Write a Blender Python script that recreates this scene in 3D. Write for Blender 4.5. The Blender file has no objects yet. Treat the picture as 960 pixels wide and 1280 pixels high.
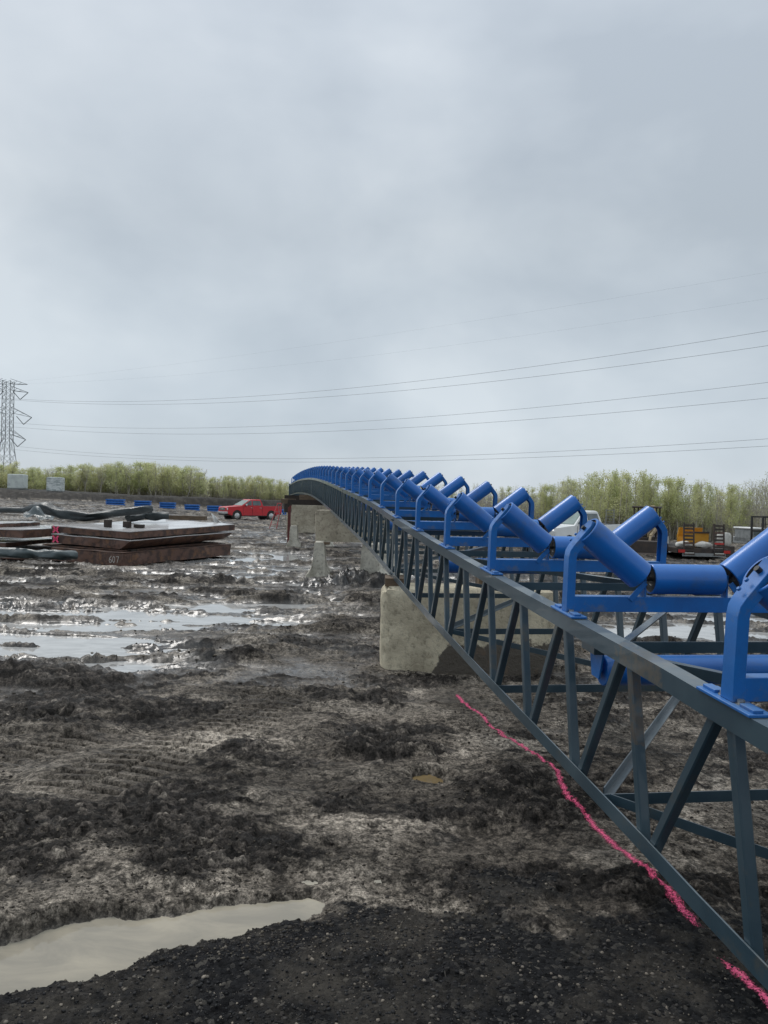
import bpy, bmesh, math, random
import numpy as np
from mathutils import Vector, Matrix, Quaternion, noise
from mathutils.bvhtree import BVHTree
random.seed(7)
RNG = np.random.default_rng(11)
S = bpy.context.scene
COL = S.collection
R = math.radians
V = Vector

# ------------------------------------------------------------------ camera
CAM = V((0, 0, 1.65))
ROLL = R(1.4); PITCH = math.atan(-12 / 961)
rx = V((math.cos(ROLL), 0, math.sin(ROLL)))
fw = V((0, math.cos(PITCH), math.sin(PITCH)))
rx = (rx - fw * rx.dot(fw)).normalized()
upv = rx.cross(fw).normalized()
cam_d = bpy.data.cameras.new('camera')
cam = bpy.data.objects.new('camera', cam_d); COL.objects.link(cam)
cam.matrix_world = Matrix(((rx.x, upv.x, -fw.x, CAM.x), (rx.y, upv.y, -fw.y, CAM.y), (rx.z, upv.z, -fw.z, CAM.z), (0, 0, 0, 1)))
cam_d.sensor_fit = 'VERTICAL'; cam_d.sensor_height = 36; cam_d.lens = 36 * 961 / 1280
cam_d.clip_end = 5000; cam_d.clip_start = .05
S.camera = cam

def at(px, py, Z):
    """point of the place that lies Z metres ahead in the direction surveyed in the photograph"""
    d = rx * ((px - 480) / 961) + upv * ((640 - py) / 961) + fw
    return CAM + d * (Z / d.y)

# ------------------------------------------------------------------ helpers
def link(name, me, mats, parent=None):
    o = bpy.data.objects.new(name, me); COL.objects.link(o)
    if mats is not None:
        for m in (mats if isinstance(mats, (list, tuple)) else [mats]):
            me.materials.append(m)
    if parent is not None:
        o.parent = parent
    return o

def obj(name, bm, mats, parent=None, world=False, smooth=False, bevel=0, seg=1, ang=35):
    if bevel:
        es = [e for e in bm.edges if len(e.link_faces) == 2 and e.calc_face_angle(0) > R(40)]
        if es:
            bmesh.ops.bevel(bm, geom=es, offset=bevel, segments=seg, affect='EDGES', profile=.6, clamp_overlap=True)
    bmesh.ops.recalc_face_normals(bm, faces=bm.faces[:])
    me = bpy.data.meshes.new(name); bm.to_mesh(me); bm.free()
    if smooth:
        me.polygons.foreach_set('use_smooth', [True] * len(me.polygons))
        me.set_sharp_from_angle(angle=R(ang))
    o = link(name, me, mats, parent)
    if world and parent is not None:
        o.matrix_parent_inverse = Matrix.Translation(parent.location).inverted()
    return o

def tag(o, label=None, cat=None, group=None, kind=None):
    if label: o['label'] = label
    if cat: o['category'] = cat
    if group: o['group'] = group
    if kind: o['kind'] = kind
    return o

def thing(name, loc, label, cat, group=None, rz=0):
    o = bpy.data.objects.new(name, None); COL.objects.link(o)
    o.location = loc; o.rotation_euler = (0, 0, rz); o.empty_display_size = .2
    return tag(o, label, cat, group)

def box(bm, c, s, M=None, mi=0):
    r = bmesh.ops.create_cube(bm, size=1)
    vs = r['verts']
    for v in vs:
        v.co = V((v.co.x * s[0] + c[0], v.co.y * s[1] + c[1], v.co.z * s[2] + c[2]))
        if M: v.co = M @ v.co
    if mi:
        for f in {f for v in vs for f in v.link_faces}: f.material_index = mi
    return vs

def sweep(bm, P, us, vs, prof, closed=True, cap=True, mi=0):
    rings = []
    for p, u, v in zip(P, us, vs):
        rings.append([bm.verts.new(p + u * a + v * b) for a, b in prof])
    n = len(prof)
    for i in range(len(rings) - 1):
        for j in range(n if closed else n - 1):
            f = bm.faces.new((rings[i][j], rings[i][(j + 1) % n], rings[i + 1][(j + 1) % n], rings[i + 1][j]))
            f.material_index = mi
    if cap and closed:
        bm.faces.new(rings[0][::-1]).material_index = mi
        bm.faces.new(rings[-1]).material_index = mi
    return rings

def bar(bm, p0, p1, w, h, up=V((0, 0, 1)), mi=0):
    """rectangular bar: w across, h along up"""
    p0, p1 = V(p0), V(p1)
    t = (p1 - p0).normalized(); u = t.cross(up).normalized(); v = u.cross(t).normalized()
    pr = [(-w / 2, -h / 2), (w / 2, -h / 2), (w / 2, h / 2), (-w / 2, h / 2)]
    sweep(bm, [p0, p1], [u, u], [v, v], pr, mi=mi)

def angle_iron(bm, p0, p1, u, v, a, b, t):
    """L section: leg a along u, leg b along v from the heel"""
    pr = [(0, 0), (a, 0), (a, t), (t, t), (t, b), (0, b)]
    sweep(bm, [V(p0), V(p1)], [u, u], [v, v], pr)

def tube(bm, pts, r, n=8, mi=0, cap=True):
    pts = [V(p) for p in pts]
    rs = r if isinstance(r, (list, tuple)) else [r] * len(pts)
    rings = []
    for i, p in enumerate(pts):
        t = (pts[min(i + 1, len(pts) - 1)] - pts[max(i - 1, 0)]).normalized()
        a = V((0, 0, 1)) if abs(t.z) < .9 else V((1, 0, 0))
        u = t.cross(a).normalized(); v = u.cross(t)
        rings.append([bm.verts.new(p + (u * math.cos(2 * math.pi * k / n) + v * math.sin(2 * math.pi * k / n)) * rs[i]) for k in range(n)])
    for i in range(len(rings) - 1):
        for k in range(n):
            bm.faces.new((rings[i][k], rings[i][(k + 1) % n], rings[i + 1][(k + 1) % n], rings[i + 1][k])).material_index = mi
    if cap:
        bm.faces.new(rings[0][::-1]).material_index = mi; bm.faces.new(rings[-1]).material_index = mi
    return rings

def lathe(bm, prof, axis='x', n=32, mats=None):
    """prof: (along, radius); revolve about axis"""
    rings = []
    for a, r in prof:
        ring = []
        for k in range(n):
            c, s = math.cos(2 * math.pi * k / n) * r, math.sin(2 * math.pi * k / n) * r
            co = (a, c, s) if axis == 'x' else ((c, a, s) if axis == 'y' else (c, s, a))
            ring.append(bm.verts.new(co))
        rings.append(ring)
    for i in range(len(rings) - 1):
        for k in range(n):
            f = bm.faces.new((rings[i][k], rings[i][(k + 1) % n], rings[i + 1][(k + 1) % n], rings[i + 1][k]))
            if mats: f.material_index = mats[i]
    for rg, m in ((rings[0][::-1], 0), (rings[-1], -1)):
        f = bm.faces.new(rg)
        if mats: f.material_index = mats[m]

def NB(): return bmesh.new()

# ------------------------------------------------------------------ materials
def nt(name):
    m = bpy.data.materials.new(name); m.use_nodes = True
    n = m.node_tree; b = n.nodes['Principled BSDF']
    return m, n, b
def N(n, t, **kw):
    x = n.nodes.new(t)
    for k, v in kw.items(): setattr(x, k, v)
    return x
def noise_node(n, scale, detail=5, rough=.6, coord='Object', stretch=None, dist=0):
    tc = N(n, 'ShaderNodeTexCoord'); no = N(n, 'ShaderNodeTexNoise')
    no.inputs['Scale'].default_value = scale; no.inputs['Detail'].default_value = detail
    no.inputs['Roughness'].default_value = rough; no.inputs['Distortion'].default_value = dist
    if stretch:
        mp = N(n, 'ShaderNodeMapping'); mp.inputs['Scale'].default_value = stretch
        n.links.new(tc.outputs[coord], mp.inputs[0]); n.links.new(mp.outputs[0], no.inputs['Vector'])
    else:
        n.links.new(tc.outputs[coord], no.inputs['Vector'])
    return no
def ramp(n, src, stops):
    r = N(n, 'ShaderNodeValToRGB')
    el = r.color_ramp.elements
    while len(el) < len(stops): el.new(.5)
    for e, (p, c) in zip(el, stops):
        e.position = p; e.color = (c[0], c[1], c[2], 1) if isinstance(c, (tuple, list)) else (c, c, c, 1)
    n.links.new(src, r.inputs[0]); return r
def mixc(n, fac, a, b):
    m = N(n, 'ShaderNodeMix', data_type='RGBA')
    for s, i in ((fac, 0), (a, 6), (b, 7)):
        if hasattr(s, 'links'): n.links.new(s, m.inputs[i])
        elif isinstance(s, (int, float)): m.inputs[i].default_value = s
        else: m.inputs[i].default_value = (*s, 1)
    return m.outputs[2]
def math_(n, op, a, b=None):
    m = N(n, 'ShaderNodeMath', operation=op)
    for s, i in ((a, 0), (b, 1)):
        if s is None: continue
        if hasattr(s, 'links'): n.links.new(s, m.inputs[i])
        else: m.inputs[i].default_value = s
    return m.outputs[0]

def mat(name, base, c2=None, scale=6, rough=.6, r2=None, metal=0, bump=0, bscale=None, lo=.4, hi=.65, coat=0, stretch=None, c3=None, s3=2, lo3=.6, hi3=.75, spec=.5):
    m, n, b = nt(name)
    b.inputs['Roughness'].default_value = rough; b.inputs['Metallic'].default_value = metal
    b.inputs['Coat Weight'].default_value = coat; b.inputs['Coat Roughness'].default_value = .15
    b.inputs['Specular IOR Level'].default_value = spec
    c2 = c2 or tuple(x * .7 for x in base)
    no = noise_node(n, scale, stretch=stretch)
    col = ramp(n, no.outputs[0], [(lo, base), (hi, c2)]).outputs[0]
    if c3:
        n3 = noise_node(n, s3, 6, .7, stretch=stretch)
        f3 = ramp(n, n3.outputs[0], [(lo3, 0), (hi3, 1)])
        col = mixc(n, f3.outputs[0], col, c3)
    n.links.new(col, b.inputs['Base Color'])
    if r2 is not None:
        rr = ramp(n, no.outputs[0], [(lo, rough), (hi, r2)]); n.links.new(rr.outputs[0], b.inputs['Roughness'])
    if bump:
        nb = noise_node(n, bscale or scale * 4, 6, .65)
        bp = N(n, 'ShaderNodeBump'); bp.inputs['Strength'].default_value = 1; bp.inputs['Distance'].default_value = bump
        n.links.new(nb.outputs[0], bp.inputs['Height']); n.links.new(bp.outputs[0], b.inputs['Normal'])
    return m

M = {}
M['steel'] = mat('slate_paint', (.028, .055, .075), (.042, .075, .096), 3, .30, .5, c3=(.085, .078, .062), s3=4, lo3=.57, hi3=.72, bump=.0005, bscale=70, coat=.45)
def steel_band(name, lo, hi, axis, c, amp=.12, fac=.85):
    m, n, b = nt(name)
    tc = N(n, 'ShaderNodeTexCoord'); sp = N(n, 'ShaderNodeSeparateXYZ'); n.links.new(tc.outputs['Object'], sp.inputs[0])
    no = noise_node(n, 11, 6, .7); no2 = noise_node(n, 3, 5, .6)
    z = math_(n, 'ADD', sp.outputs[axis], math_(n, 'MULTIPLY', math_(n, 'SUBTRACT', no.outputs[0], .5), amp))
    k = math_(n, 'MULTIPLY', math_(n, 'GREATER_THAN', z, lo), math_(n, 'LESS_THAN', z, hi))
    k = math_(n, 'MULTIPLY', k, fac)
    k = math_(n, 'MULTIPLY', k, ramp(n, noise_node(n, 26, 5, .7).outputs[0], [(.40, .25), (.55, 1)]).outputs[0])
    st = ramp(n, no2.outputs[0], [(.4, (.028, .055, .075)), (.6, (.042, .075, .096))]).outputs[0]
    n.links.new(mixc(n, k, st, c), b.inputs['Base Color']); b.inputs['Roughness'].default_value = .38; b.inputs['Coat Weight'].default_value = .3
    return m
M['steel_mud'] = steel_band('slate_paint_muddy', .70, .98, 2, (.085, .068, .052))
M['steel_smear'] = steel_band('slate_paint_smeared', 2.86, 3.20, 1, (.115, .098, .075), .9, .75)
M['blue'] = mat('blue_paint', (.006, .135, .48), (.005, .105, .39), 3, .34, .46, coat=.2, c3=(.045, .10, .19), s3=5, lo3=.55, hi3=.80, bump=.0003, bscale=120)
M['blue_frame'] = mat('blue_paint_frame', (.008, .14, .46), (.007, .105, .35), 5, .36, .55, coat=.2, c3=(.12, .14, .17), s3=8, lo3=.56, hi3=.76, bump=.0005, bscale=90)
M['blue_far'] = mat('blue_paint_bright', (.03, .17, .55), (.02, .13, .42), 2, .5)
M['seal'] = mat('black_seal', (.012, .014, .018), (.03, .03, .03), 20, .5)
M['zinc'] = mat('zinc_bolt', (.45, .45, .42), (.25, .22, .18), 60, .4, metal=.8)
M['wood'] = mat('timber', (.16, .115, .075), (.09, .065, .045), 5, .8, bump=.004, bscale=22, stretch=(1, 6, 6))
M['wood_dark'] = mat('timber_dark', (.035, .024, .018), (.02, .015, .012), 5, .75, bump=.004, bscale=20)
M['wood_pale'] = mat('timber_pale', (.36, .31, .24), (.24, .2, .15), 6, .8, bump=.003, bscale=20)
M['rust'] = mat('rusted_steel', (.125, .064, .044), (.060, .036, .030), 3.2, .55, .75, bump=.006, bscale=12, lo=.44, hi=.56, c3=(.17, .085, .045), s3=3, lo3=.52, hi3=.66)
M['sheen_top'] = mat('plate_top_sky_sheen', (.66, .64, .63), (.42, .40, .40), 1.2, .10, .25, bump=.001, bscale=4, lo=.45, hi=.75)  # sky reflection on wet rusted plate, painted in as a pale base colour
M['liner'] = mat('liner_fabric', (.035, .052, .056), (.070, .092, .095), 2.5, .33, .5, bump=.02, bscale=5, lo=.45, hi=.7)
M['liner_dark'] = mat('liner_fabric_dark', (.010, .016, .018), (.022, .031, .033), 2.5, .35, .5, bump=.02, bscale=5)
M['pink'] = mat('pink_mark', (.85, .10, .22), (.7, .06, .16), 10, .7)
M['white_mark'] = mat('chalk_mark', (.6, .58, .54), (.45, .43, .4), 10, .8)
M['red'] = mat('red_car_paint', (.55, .006, .014), (.45, .005, .012), 1, .38, coat=.15)
M['white'] = mat('white_car_paint', (.72, .73, .72), (.62, .63, .62), 1, .28, coat=.4)
M['glass'] = mat('car_glass', (.10, .13, .13), (.05, .07, .07), 1.2, .06, spec=.9)
M['glass_green'] = mat('windscreen_glass', (.22, .28, .25), (.12, .16, .14), 1.2, .08, spec=.9)
M['rubber'] = mat('tyre_rubber', (.022, .021, .02), (.07, .06, .05), 8, .85)
M['chrome'] = mat('bright_metal', (.62, .62, .62), (.45, .45, .45), 4, .25, metal=.8)
M['black'] = mat('black_trim', (.015, .015, .016), (.03, .03, .03), 4, .55)
M['lamp'] = mat('lamp_lens', (.75, .76, .74), (.6, .6, .6), 4, .15)
M['red_lamp'] = mat('red_lens', (.5, .03, .02), (.4, .02, .02), 4, .25)
M['yellow'] = mat('yellow_paint', (.60, .30, .03), (.48, .22, .02), 2, .5, c3=(.2, .12, .05), s3=4)
M['tan'] = mat('tan_paint', (.42, .33, .2), (.25, .19, .12), 4, .6)
M['grey_metal'] = mat('dull_galvanised', (.26, .27, .27), (.18, .19, .19), 4, .5, metal=.2)
M['dark_metal'] = mat('dark_rusty_steel', (.03, .024, .022), (.06, .04, .03), 3, .6)
M['white_bag'] = mat('white_bags', (.55, .54, .5), (.35, .34, .31), 3, .7)
M['pale_block'] = mat('pale_block', (.62, .66, .62), (.50, .53, .51), 1.2, .7, c3=(.18, .2, .2), s3=1.5)
M['pale_wrap'] = mat('pale_wrap', (.66, .69, .67), (.32, .36, .36), 1.6, .4, stretch=(1, 1, 3), lo=.45, hi=.6)
M['ladder_red'] = mat('ladder_red', (.5, .09, .09), (.4, .12, .12), 4, .5)
M['post_red'] = mat('dark_red_steel', (.17, .04, .035), (.10, .03, .028), 4, .6)
M['tower'] = mat('tower_steel', (.13, .145, .15), (.09, .10, .105), .5, .6)
M['wire'] = mat('wire', (.34, .36, .37), (.32, .33, .34), .1, .6)
M['wire_faint'] = mat('wire_faint', (.42, .46, .48), (.40, .44, .46), .1, .6)
M['cloth'] = mat('white_cloth', (.72, .72, .70), (.55, .55, .54), 3, .7)

def top_sheen(m, colr, amt, scale=5):
    """sky sheen painted into the colour of upward faces, with some dried silt"""
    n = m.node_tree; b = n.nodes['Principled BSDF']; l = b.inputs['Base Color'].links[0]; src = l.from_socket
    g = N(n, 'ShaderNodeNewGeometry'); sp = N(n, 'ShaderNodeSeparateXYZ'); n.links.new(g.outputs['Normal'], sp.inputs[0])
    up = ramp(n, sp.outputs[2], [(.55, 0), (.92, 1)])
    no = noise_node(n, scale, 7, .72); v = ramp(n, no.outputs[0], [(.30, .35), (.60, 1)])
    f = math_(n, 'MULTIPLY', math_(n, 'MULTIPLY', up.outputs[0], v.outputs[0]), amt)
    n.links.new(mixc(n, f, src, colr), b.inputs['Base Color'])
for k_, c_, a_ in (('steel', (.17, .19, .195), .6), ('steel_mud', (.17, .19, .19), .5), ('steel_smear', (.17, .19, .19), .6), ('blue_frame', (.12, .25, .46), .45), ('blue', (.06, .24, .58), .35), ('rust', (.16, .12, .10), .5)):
    top_sheen(M[k_], c_, a_)
def concrete(name, base, dark, wet=None):
    m, n, b = nt(name)
    a = noise_node(n, 2.2, 6, .65); c = noise_node(n, 14, 6, .7); f = noise_node(n, 60, 4, .7)
    col = ramp(n, a.outputs[0], [(.32, dark), (.55, base), (.75, tuple(min(1, x * 1.25) for x in base))]).outputs[0]
    pit = ramp(n, c.outputs[0], [(.34, .45), (.48, 1.0)])
    mm = N(n, 'ShaderNodeMix', data_type='RGBA', blend_type='MULTIPLY'); mm.inputs[0].default_value = .8
    n.links.new(col, mm.inputs[6]); n.links.new(pit.outputs[0], mm.inputs[7]); col = mm.outputs[2]
    b.inputs['Roughness'].default_value = .85
    if wet:
        tc = N(n, 'ShaderNodeTexCoord'); sp = N(n, 'ShaderNodeSeparateXYZ'); n.links.new(tc.outputs['Object'], sp.inputs[0])
        # mud splash: high to the right, low at the left edge
        w = noise_node(n, 5, 7, .75)
        lim = N(n, 'ShaderNodeMapRange', interpolation_type='SMOOTHSTEP')
        n.links.new(sp.outputs[0], lim.inputs[0])
        lim.inputs[1].default_value = wet[0]; lim.inputs[2].default_value = wet[1]; lim.inputs[3].default_value = wet[2]; lim.inputs[4].default_value = wet[3]
        d = math_(n, 'SUBTRACT', lim.outputs[0], sp.outputs[2])
        d = math_(n, 'ADD', d, math_(n, 'MULTIPLY', math_(n, 'SUBTRACT', w.outputs[0], .5), .55))
        fr = ramp(n, d, [(.0, 0), (.035, 1)])
        col = mixc(n, fr.outputs[0], col, wet[4])
        rr = ramp(n, fr.outputs[0], [(0, .85), (1, .5)]); n.links.new(rr.outputs[0], b.inputs['Roughness'])
        # rust stain
        st = noise_node(n, 3.1, 5, .6); sr = ramp(n, st.outputs[0], [(.60, 0), (.72, .55)])
        col = mixc(n, sr.outputs[0], col, (.22, .13, .07))
    n.links.new(col, b.inputs['Base Color'])
    h = math_(n, 'ADD', math_(n, 'MULTIPLY', c.outputs[0], 1.0), math_(n, 'MULTIPLY', f.outputs[0], .35))
    bp = N(n, 'ShaderNodeBump'); bp.inputs['Distance'].default_value = .022; n.links.new(h, bp.inputs['Height']); n.links.new(bp.outputs[0], b.inputs['Normal'])
    return m
M['conc_near'] = concrete('concrete_splashed', (.64, .57, .42), (.36, .31, .22), wet=(-.75, -.15, -.28, .42, (.095, .080, .062)))
M['conc'] = concrete('concrete_beige', (.44, .39, .30), (.30, .26, .195))
M['conc_rough'] = concrete('concrete_rough', (.56, .53, .45), (.26, .24, .19))

def leaf_mat(name, c, c2):
    m, n, b = nt(name)
    g = N(n, 'ShaderNodeNewGeometry') if False else None
    oi = N(n, 'ShaderNodeObjectInfo'); no = noise_node(n, .9, 4, .6)
    f = math_(n, 'ADD', math_(n, 'MULTIPLY', oi.outputs['Random'], .5), math_(n, 'MULTIPLY', no.outputs[0], .6))
    col = ramp(n, f, [(.25, c), (.85, c2)])
    n.links.new(col.outputs[0], b.inputs['Base Color'])
    b.inputs['Roughness'].default_value = .7
    b.inputs['Specular IOR Level'].default_value = .2
    tr = N(n, 'ShaderNodeBsdfTranslucent'); mx = N(n, 'ShaderNodeMixShader'); mx.inputs[0].default_value = .5
    n.links.new(col.outputs[0], tr.inputs[0]); n.links.new(b.outputs[0], mx.inputs[1]); n.links.new(tr.outputs[0], mx.inputs[2])
    n.links.new(mx.outputs[0], n.nodes['Material Output'].inputs[0])
    return m
M['leaf'] = leaf_mat('spring_leaves', (.50, .54, .26), (.63, .62, .36))
M['leaf_pale'] = leaf_mat('spring_leaves_pale', (.50, .52, .30), (.58, .56, .36))
M['bark'] = mat('grey_bark', (.32, .29, .25), (.44, .41, .35), 2, .9)

# ------------------------------------------------------------------ terrain functions
def sm(x, a, b):
    t = np.clip((x - a) / (b - a), 0, 1); return t * t * (3 - 2 * t)
def vnoise(x, y, seed):
    xi = np.floor(x).astype(np.int64); yi = np.floor(y).astype(np.int64)
    fx = x - xi; fy = y - yi
    fx = fx * fx * fx * (fx * (fx * 6 - 15) + 10); fy = fy * fy * fy * (fy * (fy * 6 - 15) + 10)
    def h(a, b):
        k = (a * 374761393 + b * 668265263 + seed * 974634777) & 0xFFFFFFFF
        k = ((k ^ (k >> 13)) * 1274126177) & 0xFFFFFFFF
        k = (k ^ (k >> 16)) & 0xFFFFFFFF
        return k / 4294967295.0
    a = h(xi, yi); b = h(xi + 1, yi); c = h(xi, yi + 1); d = h(xi + 1, yi + 1)
    return (a + (b - a) * fx + (c - a) * fy + (a - b - c + d) * fx * fy) * 2 - 1
def fbm(x, y, seed, oct=4, gain=.5, lac=2.07):
    r = 0; a = 1; t = 0
    for i in range(oct):
        r = r + a * vnoise(x, y, seed + i * 17); t += a; a *= gain
        x, y = (x * .8 - y * .6) * lac, (x * .6 + y * .8) * lac
    return r / t
def billow(x, y, seed, oct=3, gain=.5):
    r = 0; a = 1; t = 0
    for i in range(oct):
        r = r + a * (1 - 2 * np.abs(vnoise(x, y, seed + i * 13))); t += a; a *= gain
        x, y = (x * .8 - y * .6) * 2.1, (x * .6 + y * .8) * 2.1
    return r / t

def crumbs(x, y, cell, seed, keep, warp=.25):
    """irregular clods of about one cell; returns dome height 0..1 and the tone of the clod"""
    u, v = x / cell, y / cell
    u = u + warp * vnoise(u * 1.7, v * 1.7, seed + 5) + warp * .5 * vnoise(u * 4.1, v * 4.1, seed + 8)
    v = v + warp * vnoise(u * 1.7, v * 1.7, seed + 6) + warp * .5 * vnoise(u * 4.1, v * 4.1, seed + 9)
    iu, iv = np.floor(u).astype(np.int64), np.floor(v).astype(np.int64)
    best = np.zeros(u.shape); tone = np.full(u.shape, .5)
    for du in (-1, 0, 1):
        for dv in (-1, 0, 1):
            a, b = iu + du, iv + dv
            k = (a * 374761393 + b * 668265263 + seed * 974634777) & 0xFFFFFFFF
            k = ((k ^ (k >> 13)) * 1274126177) & 0xFFFFFFFF; k = k ^ (k >> 16)
            r1 = (k & 0x3FF) / 1023.; r2 = ((k >> 10) & 0x3FF) / 1023.; r3 = ((k >> 20) & 0xFFF) / 4095.
            k2 = (k * 2654435761) & 0xFFFFFFFF; r4 = ((k2 >> 8) & 0xFFFF) / 65535.
            d2 = (u - a - r1) ** 2 + (v - b - r2) ** 2
            rad = .28 + .42 * r3
            h = np.sqrt(np.clip(1 - d2 / rad ** 2, 0, 1)) * rad * 1.45 * (r4 < keep)
            m = h > best; best = np.where(m, h, best); tone = np.where(m, r3 * .5 + r4 / keep * .5, tone)
    return best, tone
def base(x, y):
    z = -.37 * sm(y, 1.8, 8)
    z = z - .42 * sm(x, 3, 18) * sm(y, 12, 38) - .65 * sm(x, 6, 32) * sm(y, 38, 75)
    z = z + 1.15 * sm(-x, 14, 44) * sm(y, 45, 98)
    z = z * np.where(y < 0, 0, 1)
    return z
def grav_mask(x, y):
    # dark crushed stone: camera side of the long foreground puddle, up to the conveyor
    s = (y - 3.35) - (x + .15) * .42
    s = np.where(x > -.1, (y - 3.42) + (x + .1) * .10, s)
    w = fbm(x * 1.6, y * 2.0, 91, 6, .62) * np.where(x > -.3, .95, .16)
    return 1 - sm(s + w, -.10, .08)
def puddle_near(x, y):
    dx, dy = x + .14, y - 3.33
    ex, ey = -.915, -.404
    s = dx * ex + dy * ey; p = dx * -ey + dy * ex
    p = p - .035 * np.clip(s, 0, 2)
    w = .215 * np.clip(s / 1.0, 0, 1) ** .75 * (1 + .25 * fbm(s * 3.0, s * 0 + 2.2, 5, 3)) + .045 * fbm(x * 9, y * 9, 8, 5, .65)
    p = p + .035 * fbm(s * 2.0, s * 0 + 7.7, 15, 3)
    return sm(w - np.abs(p), -.055, .045) * sm(s, .0, .22)
def blob(x, y, cx, cy, rx_, ry_, seed, n=.35):
    d = np.sqrt(((x - cx) / rx_) ** 2 + ((y - cy) / ry_) ** 2) + n * fbm((x - cx) * 2 / rx_, (y - cy) * 2 / ry_, seed, 4)
    return 1 - sm(d, .6, 1.05)
def wetness(x, y):
    """how puddled the far mud is, 0..1"""
    n = fbm(x * .16 + 3.1, y * .62, 41, 5, .6)
    m = sm(n, -.12, .24) * sm(y, 8.3, 9.6) * .80
    stk = .35 + .95 * sm(fbm(x * .30 + y * .25, y * 2.3, 43, 5, .62), -.22, .16)
    m = np.maximum(m, 1.25 * blob(x, y, -4.9, 10.8, 4.8, 1.7, 51, .65))
    m = np.maximum(m, 1.2 * blob(x, y, -6.4, 13.6, 6.4, 1.7, 52, .65))
    m = np.maximum(m, 1.0 * blob(x, y, -2.6, 9.2, 1.2, .6, 53, .5))
    m = np.maximum(m, 1.0 * blob(x, y, -1.35, 16.2, .75, 1.2, 55, .5))
    m = np.maximum(m, 1.1 * blob(x, y, 5.5, 12.5, 3.2, 2.4, 54, .6))
    m = np.maximum(m, 1.0 * blob(x, y, -5.0, 27, 3.6, 4.5, 56, .6))
    m = np.maximum(m, 1.0 * blob(x, y, -5.2, 42, 3.5, 7, 57, .6))
    m = m * stk * (1 - sm(y, 80, 100))
    m = m * (1 - .75 * sm(x, -3.6, -1.6) * (1 - sm(x, 2.2, 3.4)) * (1 - sm(y, 12, 15)))
    return m
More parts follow.
